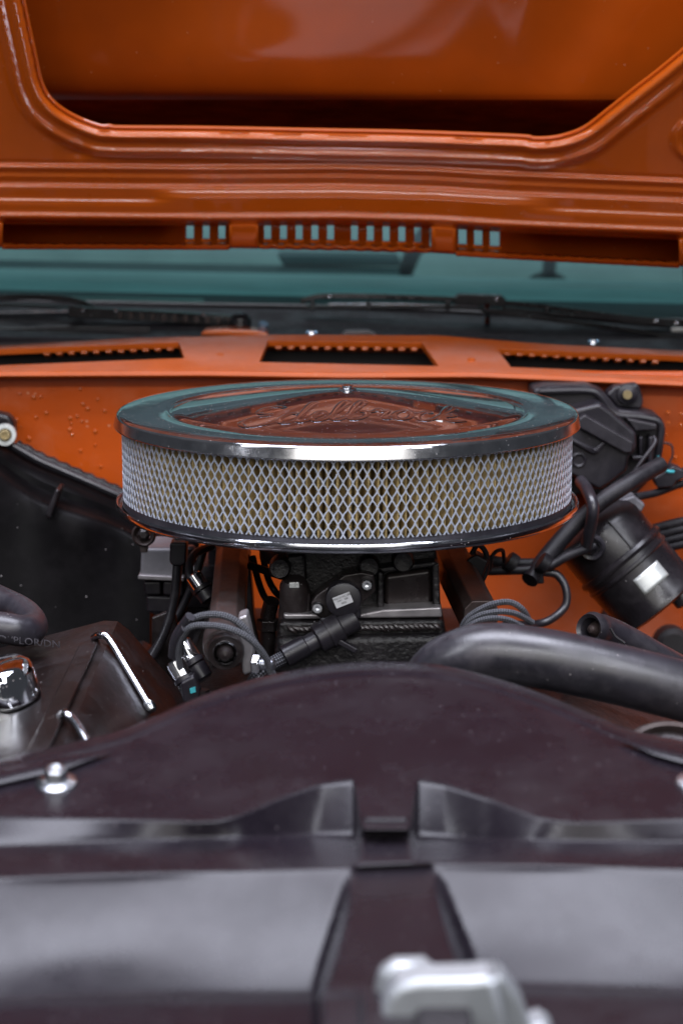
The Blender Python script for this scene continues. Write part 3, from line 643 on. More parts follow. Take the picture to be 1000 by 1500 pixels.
link('head', G().lathe([(.0062, 0), (.0070, .0012), (.0070, .005), (.0058, .0062), (0, .0062)], c, (1, -.25, 0), 6), 'chrome', bt, angle=20, bevel=.0005)
g = G(); prof = [(.0036, .006)]
for k in range(7): prof += [(.0044, .0068 + k * .0013), (.0037, .0074 + k * .0013)]
link('thread', g.lathe(prof + [(0, .0165)], c, (1, -.25, 0), 16), 'zinc', bt)
t, pts, d, x, u = rail('fuel_rail', 'brown metal fuel rail slanting under the chrome rim right of the throttle body', [(652, 800, .07), (704, 905, -.10)], 0, False)

def injector(name, label, a, b, Y, mclip, group):
    p, q = pix(*a, Y), pix(*b, Y - .008); d = (q - p)
    t = thing(name, label, 'injector', q, group); L = d.length
    link('cap', G().lathe([(0, 0), (.0055, 0), (.0066, .0012), (.0066, L * .45), (.0058, L * .48)], p, d, 20), 'chrome', t)
    link('collar', G().lathe([(.0078, L * .48), (.0078, L * .58), (.0068, L * .6)], p, d, 20), 'black_plastic', t)
    link('body', G().lathe([(.0055, L * .6), (.0072, L * .63), (.0072, L * .95), (.005, L)], p, d, 20), mclip, t)
injector('fuel_injector', 'silver capped injector with black collar, nearer the fuel rail', (265, 940), (300, 995), -.17, 'black_plastic', 'injectors beside the left fuel rail')
injector('fuel_injector', 'silver capped injector with green marked clip beside the valve cover', (256, 968), (284, 1018), -.19, 'black_plastic', 'injectors beside the left fuel rail')
o = link('injector_clip', G().prism(poly([(264, 1000), (284, 990), (292, 1008), (292, 1030), (268, 1030)], -.205), (0, .012, 0)), 'black_plastic', bevel=.002)
tag(o, 'small black clip with a green mark under the silver injectors', 'clip')
link('green_mark', G().prism(poly([(278, 1009), (286, 1006), (287, 1014), (279, 1016)], -.2058), (0, .001, 0)), 'teal_wire', o)
injector('fuel_injector', 'dark plug shaped injector behind the left fuel rail wires', (283, 842), (308, 880), -.02, 'black_plastic', 'injectors further back')
injector('fuel_injector', 'dark plug shaped injector beside the right fuel rail', (697, 812), (682, 852), .02, 'black_plastic', 'injectors further back')
t = thing('wire_plug', 'black square wire plug beside the right fuel rail', 'plug', pix(695, 880, 0))
link('body', G().prism(poly([(683, 820), (698, 812), (716, 822), (702, 858), (690, 866), (680, 850)], -.01), (0, .02, 0)), 'black_plastic', t, bevel=.002)
link('clip', G().prism(poly([(678, 838), (690, 846), (702, 862), (712, 855), (706, 880), (690, 880)], -.004), (0, .02, 0)), 'black_plastic', t, bevel=.002)

# ================================================================== hoses and wires
def cable(name, label, pts, rpx, m, cat='wire', group=None, n=12, res=8):
    p = catmull(P(*pts), res); r = pr(rpx, pts[0][2])
    o = link(name, G().tube(p, r, n), m, angle=80)
    return tag(o, label, cat, group)
# braided leads
cable('braided_lead', 'grey braided lead arching over the left fuel rail, upper of the pair', [(262, 978, -.185), (255, 945, -.19), (270, 915, -.20), (300, 901, -.205), (335, 904, -.21), (362, 925, -.21), (385, 962, -.205), (404, 995, -.20)], 5.2, 'braid')
cable('braided_lead', 'grey braided lead arching over the left fuel rail, lower of the pair', [(266, 992, -.195), (262, 955, -.20), (276, 921, -.21), (306, 916, -.215), (340, 922, -.22), (368, 938, -.22), (390, 965, -.215), (400, 1000, -.21)], 5.0, 'braid')
for (a, b, lab) in (((254, 962), (279, 903), 'short black rubber boot on the upper braided lead'), ((262, 958), (273, 920), 'short black rubber boot on the lower braided lead')):
    cable('rubber_boot', lab, [(a[0], a[1], -.195), (lerp(a[0], b[0], .4) - 5, lerp(a[1], b[1], .5), -.2), (b[0], b[1], -.208)], 8, 'rubber', 'boot')
cable('braided_lead', 'bluish braided lead looping above the radiator hose, upper loop', [(672, 930, -.16), (685, 905, -.165), (715, 887, -.17), (745, 882, -.17), (765, 893, -.17), (776, 912, -.165)], 4.6, 'braid')
cable('braided_lead', 'bluish braided lead looping above the radiator hose, middle loop', [(670, 935, -.165), (690, 908, -.175), (720, 897, -.18), (752, 898, -.18), (780, 912, -.175)], 4.4, 'braid')
cable('braided_lead', 'bluish braided lead looping above the radiator hose, lowest loop', [(668, 940, -.17), (688, 916, -.182), (716, 906, -.185), (744, 908, -.185), (772, 922, -.18)], 4.2, 'braid')
cable('heater_hose', 'thin black hose bent in a half loop against the orange firewall', [(795, 838, .12), (815, 842, .12), (828, 862, .115), (827, 888, .11), (805, 908, .10), (778, 915, .09), (740, 915, .05)], 6.2, 'rubber', 'hose')
# big radiator hose
o = cable('radiator_hose', 'thick black rubber radiator hose bending over the fan shroud', [(608, 1075, -.23), (618, 1030, -.24), (645, 983, -.255), (700, 958, -.265), (770, 961, -.27), (860, 978, -.27), (960, 1002, -.268), (1080, 1035, -.262), (1200, 1075, -.255)], 44, 'hose_rubber', 'hose', n=40, res=12)
t = thing('rubber_elbow', 'grey black rubber elbow with an open end behind the radiator hose', 'hose', pix(900, 950, -.02))
pp = catmull(P((868, 922, -.03), (885, 924, -.02), (920, 940, -.01), (975, 970, .0), (1050, 1010, .02)), 8)
link('tube', G().tube(pp, lambda k: pr(24 - 3 * k, -.02), 28, caps=False), 'rubber', t)
d = (pp[1] - pp[0]).normalized()
link('rolled_end', G().lathe([(pr(14, 0), -.006), (pr(17, 0), .004), (pr(22, 0), .006), (pr(26, 0), .001), (pr(24, 0), -.006)], pp[0], -d, 28, caps=False), 'rubber', t)
link('plug', G().lathe([(pr(15, 0), -.008), (pr(12, 0), -.002), (pr(5, 0), .004), (0, .005)], pp[0], -d, 20), 'rail_metal', t)
link('seam', G().tube([pix(893, 920, -.055), pix(900, 932, -.055), pix(914, 942, -.055)], .0012, 6), 'skin_dark', t)
# harness at right
hz = [('loom_tube', 'dark corrugated loom tube lying along the firewall, upper run', [(690, 815, .10), (740, 824, .11), (800, 823, .12), (850, 800, .14), (900, 770, .15)], 8, 'wire'),
      ('loom_tube', 'dark corrugated loom tube lying along the firewall, lower run', [(680, 836, .09), (730, 836, .10), (795, 832, .11), (830, 815, .12), (870, 800, .13)], 7, 'wire'),
      ('loom_tube', 'thick taped loom rising from the firewall towards the black canister', [(775, 850, .10), (800, 815, .12), (840, 770, .135), (880, 735, .14), (925, 705, .15), (968, 680, .17)], 13, 'wire'),
      ('wire', 'thin arched black wire over the plug beside the right rail', [(690, 812, .0), (700, 798, .0), (712, 812, .0), (712, 835, .0), (706, 850, .0)], 4, 'wire'),
      ('wire', 'thin arched grey wire between the plug and the loom tubes', [(716, 836, .04), (722, 812, .04), (735, 806, .05), (738, 822, .06)], 3, 'wire'),
      ('wire', 'straight black wire leaving the black canister top across the firewall', [(930, 728, .20), (960, 722, .21), (1000, 708, .22), (1080, 690, .23)], 6, 'wire'),
      ('wire', 'thin pale edged wire climbing over the ribbed firewall box', [(918, 708, .19), (936, 680, .19), (958, 650, .195), (957, 640, .20)], 3, 'black_plastic'),
      ('wire', 'very thin wire hooked on the firewall right of the ribbed box', [(968, 648, .27), (982, 652, .27), (984, 668, .27), (976, 684, .27)], 1.6, 'ink')]
for nm, lab, pts, r, m in hz: cable(nm, lab, pts, r, m, 'loom' if 'loom' in nm else 'wire')
for k, (x0, y0) in enumerate(((742, 822), (790, 823))):
    o = link('loom_clip', G().tube(P((x0, y0 - 2, .10), (x0 + 12, y0 + 6, .10)), pr(15, .10), 16), 'wire', bevel=.001); tag(o, ('black clip wrapped round the loom tubes near the right rail', 'black clip wrapped round the loom tubes near the half loop hose')[k], 'clip')
o = link('hanging_clip', G().prism(poly([(778, 838), (795, 838), (797, 856), (776, 856)], .10), (0, .02, 0)), 'wire', bevel=.002); tag(o, 'small black clip hanging below the loom tubes', 'clip')
for k in range(4):
    cable('cable', ['top dark cable of the bundle right of the canister', 'second dark cable of the bundle right of the canister', 'third dark cable of the bundle right of the canister', 'lowest dark cable of the bundle right of the canister'][k],
          [(955, 775 + k * 11, .23), (985, 767 + k * 11, .225), (1020, 760 + k * 11, .22), (1090, 750 + k * 11, .21)], 7, 'wire', 'cable')
t = thing('wire_connector', 'black connector block with a teal wire right of the ribbed box', 'connector', pix(975, 715, .21))
link('body', G().prism(poly([(956, 700), (975, 690), (985, 682), (1000, 688), (1004, 700), (990, 706), (986, 714), (962, 716)], .205), (0, .02, 0)), 'black_plastic', t, bevel=.002)
link('teal_wire', G().tube(P((972, 689, .20), (980, 691, .20), (986, 691, .202)), pr(2.5, .2), 8), 'teal_wire', t)
link('teal_wire', G().tube(P((963, 668, .20), (966, 680, .20)), pr(2, .2), 8), 'teal_wire', t)
link('lead', G().tube(catmull(P((998, 690, .21), (1030, 694, .21), (1080, 690, .21)), 6), pr(6, .2), 10), 'wire', t)

t = thing('valley_cover', 'black valley cover plate lying between the two fuel rails', 'engine cover', (0, -.05, .87))
link('plate', G().box((0, -.05, .882), (.25, .52, .012)), 'cast_black', t, bevel=.004)
for k in range(5): link('bolt', G().lathe([(.006, .0), (.006, .006), (0, .007)], (-.105, -.25 + k * .09, .888), n=6), 'smooth_black_metal', t)
t = thing('distributor', 'dark round distributor body behind the left fuel rail', 'distributor', pix(302, 930, .15))
c = pix(300, 915, .15)
link('body', G().lathe([(.022, -.03), (.022, .02), (.034, .024), (.036, .03), (.036, .05), (.030, .058), (.012, .062), (0, .062)], c, n=32), 'satin_black', t)
for k in range(6):
    a = k * math.pi / 3; link('tower', G().lathe([(.0065, .05), (.0065, .072), (.0045, .074), (0, .074)], c + Vector((.023 * math.cos(a), .023 * math.sin(a), 0)), n=14), 'satin_black', t)
t = thing('steel_bracket', 'dark steel bracket with holes between module and left fuel rail', 'bracket', pix(280, 985, .03))
link('plate', G().prism(poly([(222, 905), (256, 892), (262, 930), (286, 948), (310, 880), (322, 880), (318, 1000), (222, 1000)], .03), (0, .006, 0)), 'smooth_black_metal', t, bevel=.0015)
link('gusset', G().prism(poly([(352, 812), (366, 812), (372, 900), (384, 960), (352, 960)], .06), (0, .02, 0)), 'smooth_black_metal', t, bevel=.0015)
t = thing('vacuum_fitting', 'dark vacuum fitting between left fuel rail and throttle flange', 'fitting', pix(396, 960, -.05))
link('stem', G().tube(P((392, 965, -.05), (393, 900, -.05), (398, 880, -.055)), .006, 14), 'smooth_black_metal', t)
link('nut', G().lathe([(.009, -.004), (.009, .004), (.007, .005)], pix(393, 915, -.05), (0, 0, 1), 6), 'smooth_black_metal', t, bevel=.0006)

# left rear wires and module
t = thing('ignition_module', 'grey metal module with black plugs beside the dark inner box', 'module', pix(235, 905, .12))
link('case', G().prism(poly([(207, 803), (268, 803), (268, 848), (205, 846)], .11), (0, .05, 0)), 'grey_module', t, bevel=.003)
link('lip', G().prism(poly([(203, 842), (270, 845), (270, 852), (202, 849)], .105), (0, .05, 0)), 'aluminium', t, bevel=.001)
link('plug', G().prism(poly([(210, 852), (236, 852), (236, 872), (212, 872)], .112), (0, .04, 0)), 'black_plastic', t, bevel=.002)
link('plug', G().prism(poly([(239, 852), (268, 852), (268, 874), (239, 872)], .11), (0, .04, 0)), 'black_plastic', t, bevel=.002)
link('plug_base', G().prism(poly([(214, 873), (262, 875), (260, 900), (216, 897)], .113), (0, .04, 0)), 'black_plastic', t, bevel=.002)
t = thing('eyelet_bolt', 'round eyelet and bolt under the chrome rim above the grey module', 'eyelet', pix(211, 800, .08))
link('ring', G().lathe([(.0055, 0), (.0085, .003), (.010, 0), (.0085, -.003), (.0055, 0)], pix(211, 783, .07), (0, -1, .1), 24, caps=False), 'rail_metal', t)
link('bolt', G().lathe([(.0055, -.004), (.0055, .002), (.003, .004), (0, .004)], pix(211, 783, .07), (0, -1, .1), 6), 'smooth_black_metal', t)
link('tab', G().prism(poly([(203, 785), (219, 788), (216, 810), (206, 810)], .075), (0, .006, 0)), 'rail_metal', t, bevel=.001)
for nm, lab, pts, r, m in [
    ('spark_plug_lead', 'thick black lead dropping from the chrome rim past the grey module', [(262, 790, .05), (260, 830, .04), (255, 880, .02), (240, 930, 0), (215, 975, -.02)], 7, 'wire'),
    ('spark_plug_lead', 'black lead curving behind the thick lead below the grey module', [(300, 800, .08), (285, 850, .07), (262, 900, .05), (235, 940, .03), (215, 965, .01)], 6, 'wire'),
    ('spark_plug_lead', 'black lead hooked into the dark plug behind the left rail', [(310, 800, .05), (285, 812, .02), (277, 835, 0), (284, 862, -.01), (300, 880, -.02)], 6, 'wire'),
    ('wire', 'thin black wire right of the left fuel rail, inner curve', [(370, 815, .03), (378, 850, .02), (388, 875, .01), (402, 890, .01)], 5, 'wire'),
    ('wire', 'thin black wire right of the left fuel rail, outer curve', [(385, 815, .03), (392, 845, .02), (402, 865, .01), (415, 878, .02)], 5, 'wire'),
    ('wire', 'black wire leaning from the left fuel rail to the throttle body', [(365, 828, .02), (395, 838, .01), (420, 846, .0)], 6, 'wire'),
    ('wire', 'black wire curled low behind the grey module plugs', [(218, 890, .14), (235, 903, .13), (240, 935, .12), (228, 980, .10)], 5, 'wire')]:
    cable(nm, lab, pts, r, m, 'lead' if 'lead' in nm else 'wire')
t = thing('lead_boot', 'black square boot on the thick lead under the chrome rim', 'boot', pix(262, 830, .04))
link('body', G().prism(poly([(249, 795), (274, 795), (273, 824), (267, 830), (254, 830), (248, 824)], .035), (0, .02, 0)), 'black_plastic', t, bevel=.002)

# ================================================================== firewall box and canister at right
def wall_box():
    t = thing('heater_box', 'black ribbed plastic box with raised cover bolted to the firewall', 'heater box', pix(880, 720, .28))
    link('back_plate', G().prism(poly([(780, 570), (800, 566), (862, 565), (884, 574), (906, 600), (940, 604), (968, 612), (973, 622), (971, 650), (964, 690), (930, 726), (840, 726), (780, 700)], .245), (0, .05, 0)), 'black_plastic', t, bevel=.003)
    rim = P(*[(x, y, .241) for x, y in ((790, 573), (858, 572), (878, 580), (900, 606), (938, 611), (966, 620), (966, 650), (960, 686))])
    link('rim', G().tube(catmull(rim, 5), .0032, 8), 'black_plastic', t)
    link('cover', G().prism(poly([(800, 608), (838, 600), (878, 590), (896, 603), (932, 634), (932, 658), (920, 672), (918, 690), (878, 720), (838, 698), (800, 690)], .212), (0, .04, 0)), 'black_plastic', t, bevel=.004)
    link('cover_step', G().prism(poly([(846, 614), (856, 607), (928, 648), (926, 664), (914, 664), (848, 628)], .205), (0, .02, 0)), 'black_plastic', t, bevel=.002)
    link('cover_step', G().prism(poly([(835, 640), (870, 658), (882, 646), (888, 650), (876, 664), (868, 666), (832, 646)], .207), (0, .02, 0)), 'black_plastic', t, bevel=.002)
    link('ejector_mark', G().lathe([(.004, 0), (.0055, .001), (.007, 0)], pix(847, 674, .2115), (0, -1, 0), 24, caps=False), 'black_plastic', t)
    for a in ([(917, 613), (962, 622), (962, 630), (930, 632)], [(925, 668), (942, 668), (942, 674), (925, 675)], [(950, 640), (957, 640), (955, 690), (948, 694)], [(936, 640), (941, 640), (940, 666), (936, 668)]):
        link('rib', G().prism(poly(a, .228), (0, .02, 0)), 'black_plastic', t, bevel=.0015)
    link('bracket', G().prism(poly([(886, 578), (900, 566), (935, 562), (942, 585), (940, 600), (905, 598)], .262), (0, .02, 0)), 'black_plastic', t, bevel=.003)
    s_ = link('bolt', G().lathe([(.0095, 0), (.009, .003), (.0062, .004), (.006, .008), (.0045, .009), (0, .009)], pix(918, 578, .261), (0, -1, .05), 20), 'black_plastic', t)
    link('bolt_end', G().lathe([(.0042, 0), (.004, .002), (0, .002)], pix(918, 578, .2515), (0, -1, .05), 16), 'brass', s_)
wall_box()
def canister():
    c = pix(915, 826, .17); ax = Vector((.62, -.18, -.72)).normalized(); r = .0405; hl = .046
    t = thing('black_canister', 'tilted black metal canister with a silver label by the firewall', 'canister', c + ax * hl)
    k = r / .0405
    prof = [(0, -hl - .004), (.015, -hl - .004), (.030, -hl - .001), (.037, -hl + .005), (.0395, -hl + .012), (.0395, -.010), (.0415, -.009), (.0425, -.006), (.0415, -.0035), (.0402, -.003), (.0402, .001), (.0412, .002), (.0412, .004), (.0400, .0052),
            (.0395, hl - .006), (.0405, hl - .004), (.0405, hl), (.037, hl + .002), (.030, hl + .001), (0, hl + .001)]
    sh = link('shell', G().lathe(prof, c, ax, 64), 'satin_black', t, angle=40)
    # bands/boot/label on the side that faces the camera
    side = (CAM - c); side = (side - ax * side.dot(ax)).normalized(); tang = ax.cross(side).normalized()
    if tang.x < 0: tang = -tang
    def on(a, b, h=0):     # a along axis, b angle
        return c + ax * a + (side * math.cos(b) + tang * math.sin(b)) * (.0398 + h)
    n = (side * math.cos(-.25) + tang * math.sin(-.25))
    link('socket', G().lathe([(.006, .002), (.007, .005), (.0095, .006), (.0108, .003), (.0108, -.006)], on(-.031, -.30), n, 28), 'rubber', t)
    link('lead', G().tube(catmull([on(-.031, -.30, .001), on(-.036, -.28, .012), pix(868, 748, .115), pix(860, 720, .13), pix(850, 705, .16)], 8), .0052, 12), 'rubber', t)
    rows = []
    for i in range(7):
        a = lerp(.012, .028, i / 6); rows.append([on(a, lerp(-.10, .58, j / 10), .0006) for j in range(11)])
    link('label', G().grid(rows), 'label_silver', sh, solid=-.0004)
    link('seam', G().tube([on(lerp(-.040, -.010, i / 8), .32, .0002) for i in range(9)], .0009, 6), 'skin_dark', sh)
    link('foot', G().lathe([(.009, -.002), (.009, .010), (.007, .012), (0, .012)], c + ax * hl + tang * .018 + side * .015, ax, 20), 'satin_black', t)
    link('strap', G().prism(poly([(905, 735), (928, 726), (945, 740), (938, 752), (915, 748)], .19), (0, .02, 0)), 'grey_module', t, bevel=.002)
canister()

# ================================================================== left side: dark moulded box, hose, valve cover
def left_box():
    t = thing('blower_housing', 'dark moulded housing with a ribbed upper flange at the firewall', 'blower housing', pix(90, 960, .2))
    xs = list(range(-260, 221, 12))
    T = curve([(-260, 560), (-60, 612), (0, 637), (25, 653), (60, 672), (120, 698), (180, 724), (230, 748)])
    rows = []
    for dy, Y, wob in ((-2, .285, 0), (0, .268, 0), (5, .262, 0), (8, .266, 0), (12, .262, 0), (18, .245, 2), (30, .235, 3), (40, .238, 4), (47, .228, 5), (54, .205, 6), (60, .198, 6), (90, .195, 4), (180, .188, 0), (290, .17, 0), (420, .16, 0)):
        rows.append([pix(x, T(x) + dy + wob * math.sin(x / 37) , Y + .006 * math.sin(x / 23) * (wob > 0)) for x in xs])
    link('shell', G().grid(rows), 'housing_black', t, sub=1, angle=70)
    link('side_wall', G().grid([[r[-1] for r in rows], [Vector(r[-1]) + Vector((.012, .12, 0)) for r in rows]]), 'housing_black', t)
    link('flange_bead', G().tube(catmull([pix(x, T(x) + 3, .256) for x in range(20, 221, 20)], 3), .0030, 8), 'rubber', t)
    link('foam_strip', G().tube([pix(x, T(x) - 2 + 1.5 * math.sin(x * .7), .272) for x in range(24, 210, 6)], .0045, 8), 'cast_black', t)
    link('rib', G().prism(poly([(66, 755), (82, 716), (88, 718), (74, 762)], .188), (0, .03, 0)), 'satin_black', t, bevel=.002)
    t2 = thing('washer_bolt', 'pale washer and bolt holding the dark housing to the firewall', 'bolt', pix(10, 652, .25))
    link('washer', G().lathe([(.0055, .001), (.0062, .003), (.0095, .003), (.0102, .001), (.0102, -.002)], pix(8, 637, .25), (.1, -1, .1), 32), 'label_silver', t2)
    link('bolt', G().lathe([(.0058, .001), (.0055, .003), (.004, .006), (.0025, .006), (.002, .004), (0, .004)], pix(8, 637, .25), (.1, -1, .1), 20), 'brass', t2)
    o = link('hose_cap', G().prism(poly([(-30, 612), (-10, 604), (12, 608), (21, 620), (22, 640), (-30, 640)], .262), (0, .02, 0)), 'satin_black', bevel=.004, seg=3)
    tag(o, 'glossy black cap above the pale washer on the firewall', 'cap')
left_box()
t = thing('heater_hose', 'fat black hose bent double with pale printing above the valve cover', 'hose', pix(20, 945, -.12))
hp_ = catmull(P((-160, 905, -.14), (-60, 915, -.15), (0, 919, -.155), (32, 924, -.15), (48, 918, -.125), (36, 899, -.095), (0, 880, -.07), (-60, 855, -.05), (-160, 830, -.04)), 10)
link('tube', G().tube(hp_, pr(23, -.13), 28), 'rubber', t)
vs, fs = text_geo('304  >DI/PLOR/DN', .0078); tx = G()
for ch_v in (vs,):
    out = []
    for v in ch_v:
        px = 22 + v.x / .000475; py = 937 - v.y * 1900 + .10 * (px - 10)
        u = max(-.95, min(.95, (py - 921 - .08 * px) / 23.0)); out.append(pix(px, py, -.155 - pr(23, -.13) * math.sqrt(1 - u * u) + .0035 - .0045 + (max(0, px - 34) / 40) ** 2 * .012))
    tx.add(out, fs)
link('printing', tx, 'print_grey', t)

def valve_cover():
    t = thing('valve_cover', 'dusty brown black valve cover with worn sharp ridge', 'valve cover', (-.2, -.24, .84))
    Y0, Y1 = -.072, -.46
    sec = [(-.105, .868), (-.122, .898), (-.158, .942), (-.166, .9485), (-.176, .949), (-.34, .905), (-.36, .87), (-.36, .84)]
    g = G().grid([[(x, Y, z) for x, z in sec] for Y in (Y0, -.16, -.25, -.34, Y1)])
    n = len(sec); g.f += [tuple(range(n)), tuple(range(4 * n, 5 * n))]
    b = link('cover', g, 'valve_cover_paint', t, bevel=.004, seg=3)
    link('rail_flange', G().box((-.105, -.265, .872), (.022, .40, .010)), 'valve_cover_paint', t, bevel=.003)
    link('ridge_pad', G().prism([(-.172, -.15, .9492), (-.186, -.15, .9468), (-.186, -.40, .9468), (-.172, -.40, .9492)], (.0006, 0, .0035)), 'valve_cover_paint', t, bevel=.0015)
    for k, rp in enumerate((((138, 934, -.128), (148, 930, -.142), (160, 936, -.146), (189, 983, -.164), (217, 1030, -.182)), ((84, 1052, -.31), (94, 1045, -.332), (106, 1053, -.338), (118, 1070, -.348), (132, 1094, -.36)))):
        pts = P(*rp)
        r = thing('hold_down_rod', ('polished hold down rod on the far end of the valve cover', 'polished hold down rod half hidden by the fan shroud edge')[k], 'rod', pts[-1])
        link('rod', G().tube(catmull(pts, 8), .0027, 14), 'worn_chrome', r)
        dr = pts[-1] - pts[-2]
        link('tip', G().lathe([(.0042, 0), (.0042, .005), (.003, .007), (0, .007)], pts[-1], dr, 16), 'zinc', r)
    c = pixz(6, 1064, .925); ax = Vector((-.27, 0, .96)).normalized()
    t2 = thing('breather_cap', 'round chrome breather cap standing on the valve cover', 'breather', c)
    link('cap', G().lathe([(.0395, .010), (.0402, .0085), (.0402, .0075), (.031, .009), (.0305, .012), (.0305, .032), (.029, .038), (.024, .0415), (.012, .0425), (0, .0427)], c, ax, 72), 'chrome', t2, angle=60)
    link('flange', G().lathe([(.030, .002), (.041, .006), (.0412, .0085), (.040, .010)], c, ax, 72), 'worn_chrome', t2)
    link('grommet', G().lathe([(.022, -.010), (.027, -.004), (.028, .003), (.025, .005)], c, ax, 40), 'rubber', t2)
valve_cover()
# right valve cover sits beyond the hose, alternator ring by the shroud
t = thing('alternator', 'grey rimmed alternator housing peeping between radiator hose and shroud', 'alternator', pix(985, 1120, -.33))
c = pix(985, 1128, -.33); ax = Vector((0, -.55, .83)).normalized()
link('rear_ring', G().lathe([(.036, -.01), (.036, .004), (.033, .007), (.0305, .006), (.030, .0)], c, ax, 48, caps=False), 'rail_metal', t)
link('body', G().lathe([(.034, -.05), (.034, -.008), (.030, .001), (.014, .002), (.012, .012), (0, .012)], c, ax, 40), 'smooth_black_metal', t)
# ================================================================== fan shroud in the foreground
def fan_shroud():
    t = thing('fan_shroud', 'dark plastic fan shroud with arched back edge, sunken panels and central rib', 'fan shroud', (0, -.6, .88))
    Tc = catmull([Vector((x, y, 0)) for x, y in ((-420, 1205), (-200, 1160), (0, 1112), (100, 1088), (180, 1068), (235, 1045), (310, 1013), (400, 987), (490, 972), (565, 968), (640, 973), (720, 991), (800, 1018), (870, 1048), (920, 1068), (1000, 1084), (1200, 1125), (1420, 1180))], 6)
    T = curve([(p.x, p.y) for p in Tc])
    L1 = curve([(-420, 1190), (0, 1196), (150, 1200), (310, 1205), (350, 1196), (420, 1166), (470, 1150), (520, 1142), (528, 1215), (602, 1215), (608, 1142), (650, 1150), (720, 1172), (790, 1200), (850, 1206), (1000, 1200), (1420, 1190)])
    D = curve([(-420, 1246), (0, 1238), (200, 1230), (460, 1222), (530, 1224), (600, 1224), (700, 1228), (1000, 1232), (1420, 1240)])
    F0 = curve([(-420, 1300), (0, 1288), (500, 1272), (640, 1266), (1000, 1274), (1420, 1286)])
    F1 = curve([(-420, 1475), (0, 1466), (470, 1456), (690, 1448), (1000, 1452), (1420, 1460)])
    def dep(py): return math.tan(PITCH + math.atan((py - 750) / FPX))
    def at_d(px, py, d): return pix(px, py, CAMY + d)
    def at_z(px, py, z): return pixz(px, py, z)
    left_rib = lambda x: smooth((200 - x) / 60)
    def rib(x): return smooth((x - 524) / 8) * (1 - smooth((x - 606) / 8))
    def panel(x, lo, hi): return 0
    xs = sorted(set(list(range(-420, 440, 20)) + list(range(440, 720, 5)) + list(range(720, 1421, 20))))
    rows = []
    def row(fn): rows.append([fn(x) for x in xs])
    dd = curve([(940, 1.187), (970, 1.162), (1215, .955), (1300, .90)]); ZB = .9555
    zb = lambda x: ZB - .0095 * smooth((1203 - L1(x)) / 58)
    row(lambda x: at_d(x, T(x) + 30, dd(T(x) + 30) + .05))
    row(lambda x: at_d(x, T(x) + 6, dd(T(x)) + .026))
    row(lambda x: at_d(x, T(x) + 1, dd(T(x)) + .019))
    row(lambda x: at_d(x, T(x) + 0, dd(T(x)) + .011))
    row(lambda x: at_d(x, T(x) + 5, dd(T(x)) + .003))
    row(lambda x: at_d(x, T(x) + 13, dd(T(x) + 13) - .001))
    row(lambda x: at_d(x, T(x) + 19, dd(T(x) + 19) + .002))
    row(lambda x: at_d(x, T(x) + 25, dd(T(x) + 25) + .002))
    for k in (0, .15, .35, .55, .75, .9, .97):
        row(lambda x, k=k: at_d(x, lerp(T(x) + 30, L1(x) - 2, k), dd(lerp(T(x) + 30, L1(x) - 2, k))))
    def strip(x, k):
        a = at_d(x, L1(x), dd(L1(x))); b = at_z(x, D(x) - 1, zb(x) + .001)
        return a.lerp(b, k)
    for k in (.0, .06, .3, .6, .94): row(lambda x, k=k: strip(x, k))
    row(lambda x: at_z(x, D(x) + 2, zb(x)))
    for k in (.1, .3, .6, .9): row(lambda x, k=k: at_z(x, lerp(D(x), F0(x), k), lerp(zb(x), ZB, k)))
    zb = lambda x: ZB
    row(lambda x: at_z(x, F0(x) - 2, ZB))
    # panels drop away at 30 degrees; the central rib stays level
    def pan(x, k):
        y = lerp(F0(x) + 2, F1(x), k); edge = (527 - 56 * k, 623 + 66 * k)
        z0 = zb(x) - .001; d0 = (CAMZ - z0) / dep(F0(x) + 2); e = dep(y)
        tt = (CAMZ - z0 - e * d0) / (-.50 - e * .866) ; tt = (e * d0 - (CAMZ - z0)) / (.50 + e * .866)
        p = at_d(x, y, d0 - .866 * tt)
        p = p - Vector((0, 0, 1)) * ((.0032) * math.sin(math.pi * k) * (1 + .35 * math.sin(x / 140.)) + .0012 * math.sin(x / 95. + 3 * k))
        inside = smooth((edge[0] - x) / 12) + smooth((x - edge[1]) / 14)
        pz = at_z(x, y, zb(x) - .004)
        return p.lerp(pz, 1 - min(1, inside))
    for k in (.0, .04, .15, .3, .45, .6, .75, .88, .96, 1.0): row(lambda x, k=k: pan(x, k))
    lz = lambda x: pan(x, 1).z + .004
    for dy in (5, 9, 40, 90, 140): row(lambda x, dy=dy: at_z(x, F1(x) + dy, lerp(lz(x), zb(x) - .004, rib(x))))
    row(lambda x: Vector(at_z(x, F1(x) + 144, lz(x))) - Vector((0, 0, .05)))
    link('shell', G().grid(rows), 'shroud_plastic', t, sub=1, angle=75)
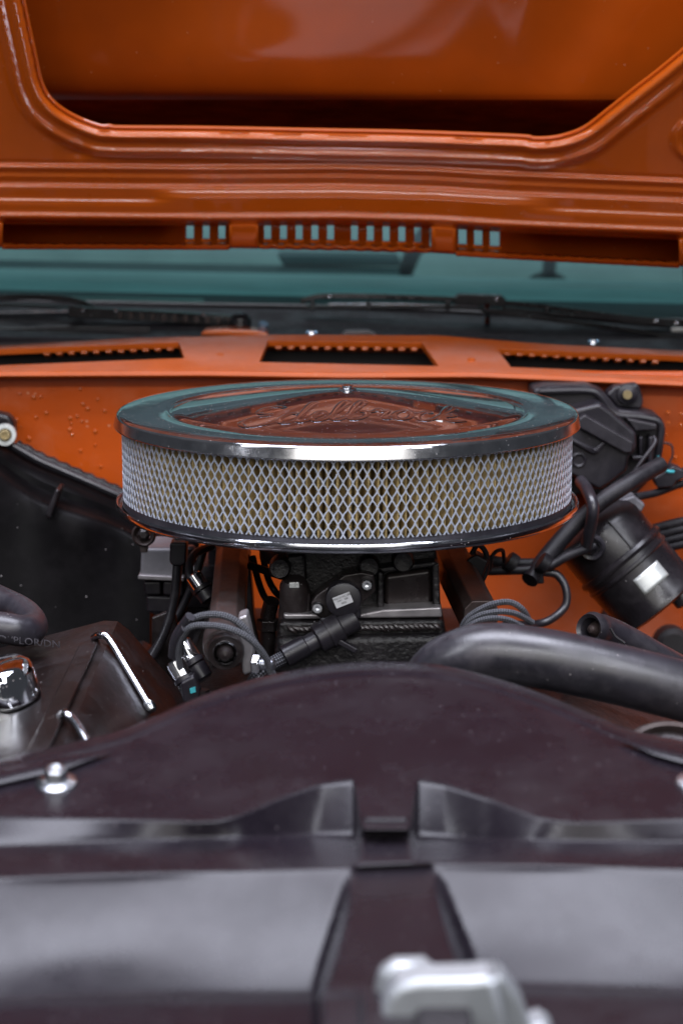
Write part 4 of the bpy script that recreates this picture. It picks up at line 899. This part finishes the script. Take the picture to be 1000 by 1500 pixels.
    # raised flange at the left and right shoulders
    for xa, xb, y0, y1 in ((-300, 165, 1205, 1098), (905, 1300, 1080, 1185)):
        pp = [(lambda yy: at_d(x, yy, dd(yy) - .004))(lerp(y0, y1, (x - xa) / (xb - xa)) + 3) for x in np.linspace(xa, xb, 14)]
        link('shoulder_bead', G().tube(pp, (lambda k: .009 * min(1, .05 + 6 * (1 - k))) if xa < 0 else (lambda k: .009 * min(1, .05 + 6 * k)), 12, flat=.28), 'shroud_plastic', t)
    link('rib_step', G().prism([at_d(530, 1188, dd(1188) - .004), at_d(600, 1188, dd(1188) - .004), at_d(598, 1200, dd(1200) - .004), at_d(532, 1200, dd(1200) - .004)], (0, 0, -.01)), 'shroud_plastic', t, bevel=.002)
    for px, lab in ((83, 'silver flange bolt in the shroud beside the valve cover'), (1020, 'silver flange bolt in the shroud beside the alternator')):
        p = at_d(px, 1147, dd(1147) - .002); b = thing('flange_bolt', lab, 'bolt', p, 'shroud bolts')
        ax = (0, -.2, 1)
        link('flange', G().lathe([(.0112, -.004), (.0112, 0), (.0105, .0012), (.0075, .0022), (.0064, .0025)], p, ax, 32), 'zinc', b)
        link('head', G().lathe([(.0064, .002), (.0064, .0075), (.0056, .0088), (.004, .009), (.0036, .0075), (0, .007)], p, ax, 6), 'zinc', b, bevel=.0006)
fan_shroud()

# ================================================================== hood latch in front
def latch():
    c = pixz(650, 1462, .955)
    t = thing('hood_latch', 'silver cast hood latch at the front edge of the fan shroud', 'latch', c - Vector((0, 0, .03)))
    Yf = c.y - .01
    link('rear_block', G().prism(poly([(548, 1458), (556, 1426), (578, 1414), (622, 1413), (640, 1426), (640, 1508), (545, 1508)], Yf + .022), (0, .012, 0)), 'cast_silver', t, bevel=.004, seg=4)
    link('body', G().prism(poly([(540, 1648), (548, 1528), (566, 1463), (582, 1444), (612, 1438), (690, 1436), (716, 1432), (726, 1440), (742, 1508), (760, 1648)], Yf), (0, .020, 0)), 'cast_silver', t, bevel=.006, seg=4)
    link('side_cheek', G().prism(poly([(716, 1428), (736, 1432), (764, 1468), (782, 1518), (790, 1648), (748, 1648)], Yf + .012), (0, .018, 0)), 'cast_silver', t, bevel=.004, seg=3)
    link('foot', G().prism(poly([(770, 1508), (792, 1502), (812, 1510), (818, 1648), (770, 1648)], Yf + .01), (0, .02, 0)), 'cast_silver', t, bevel=.004)
latch()
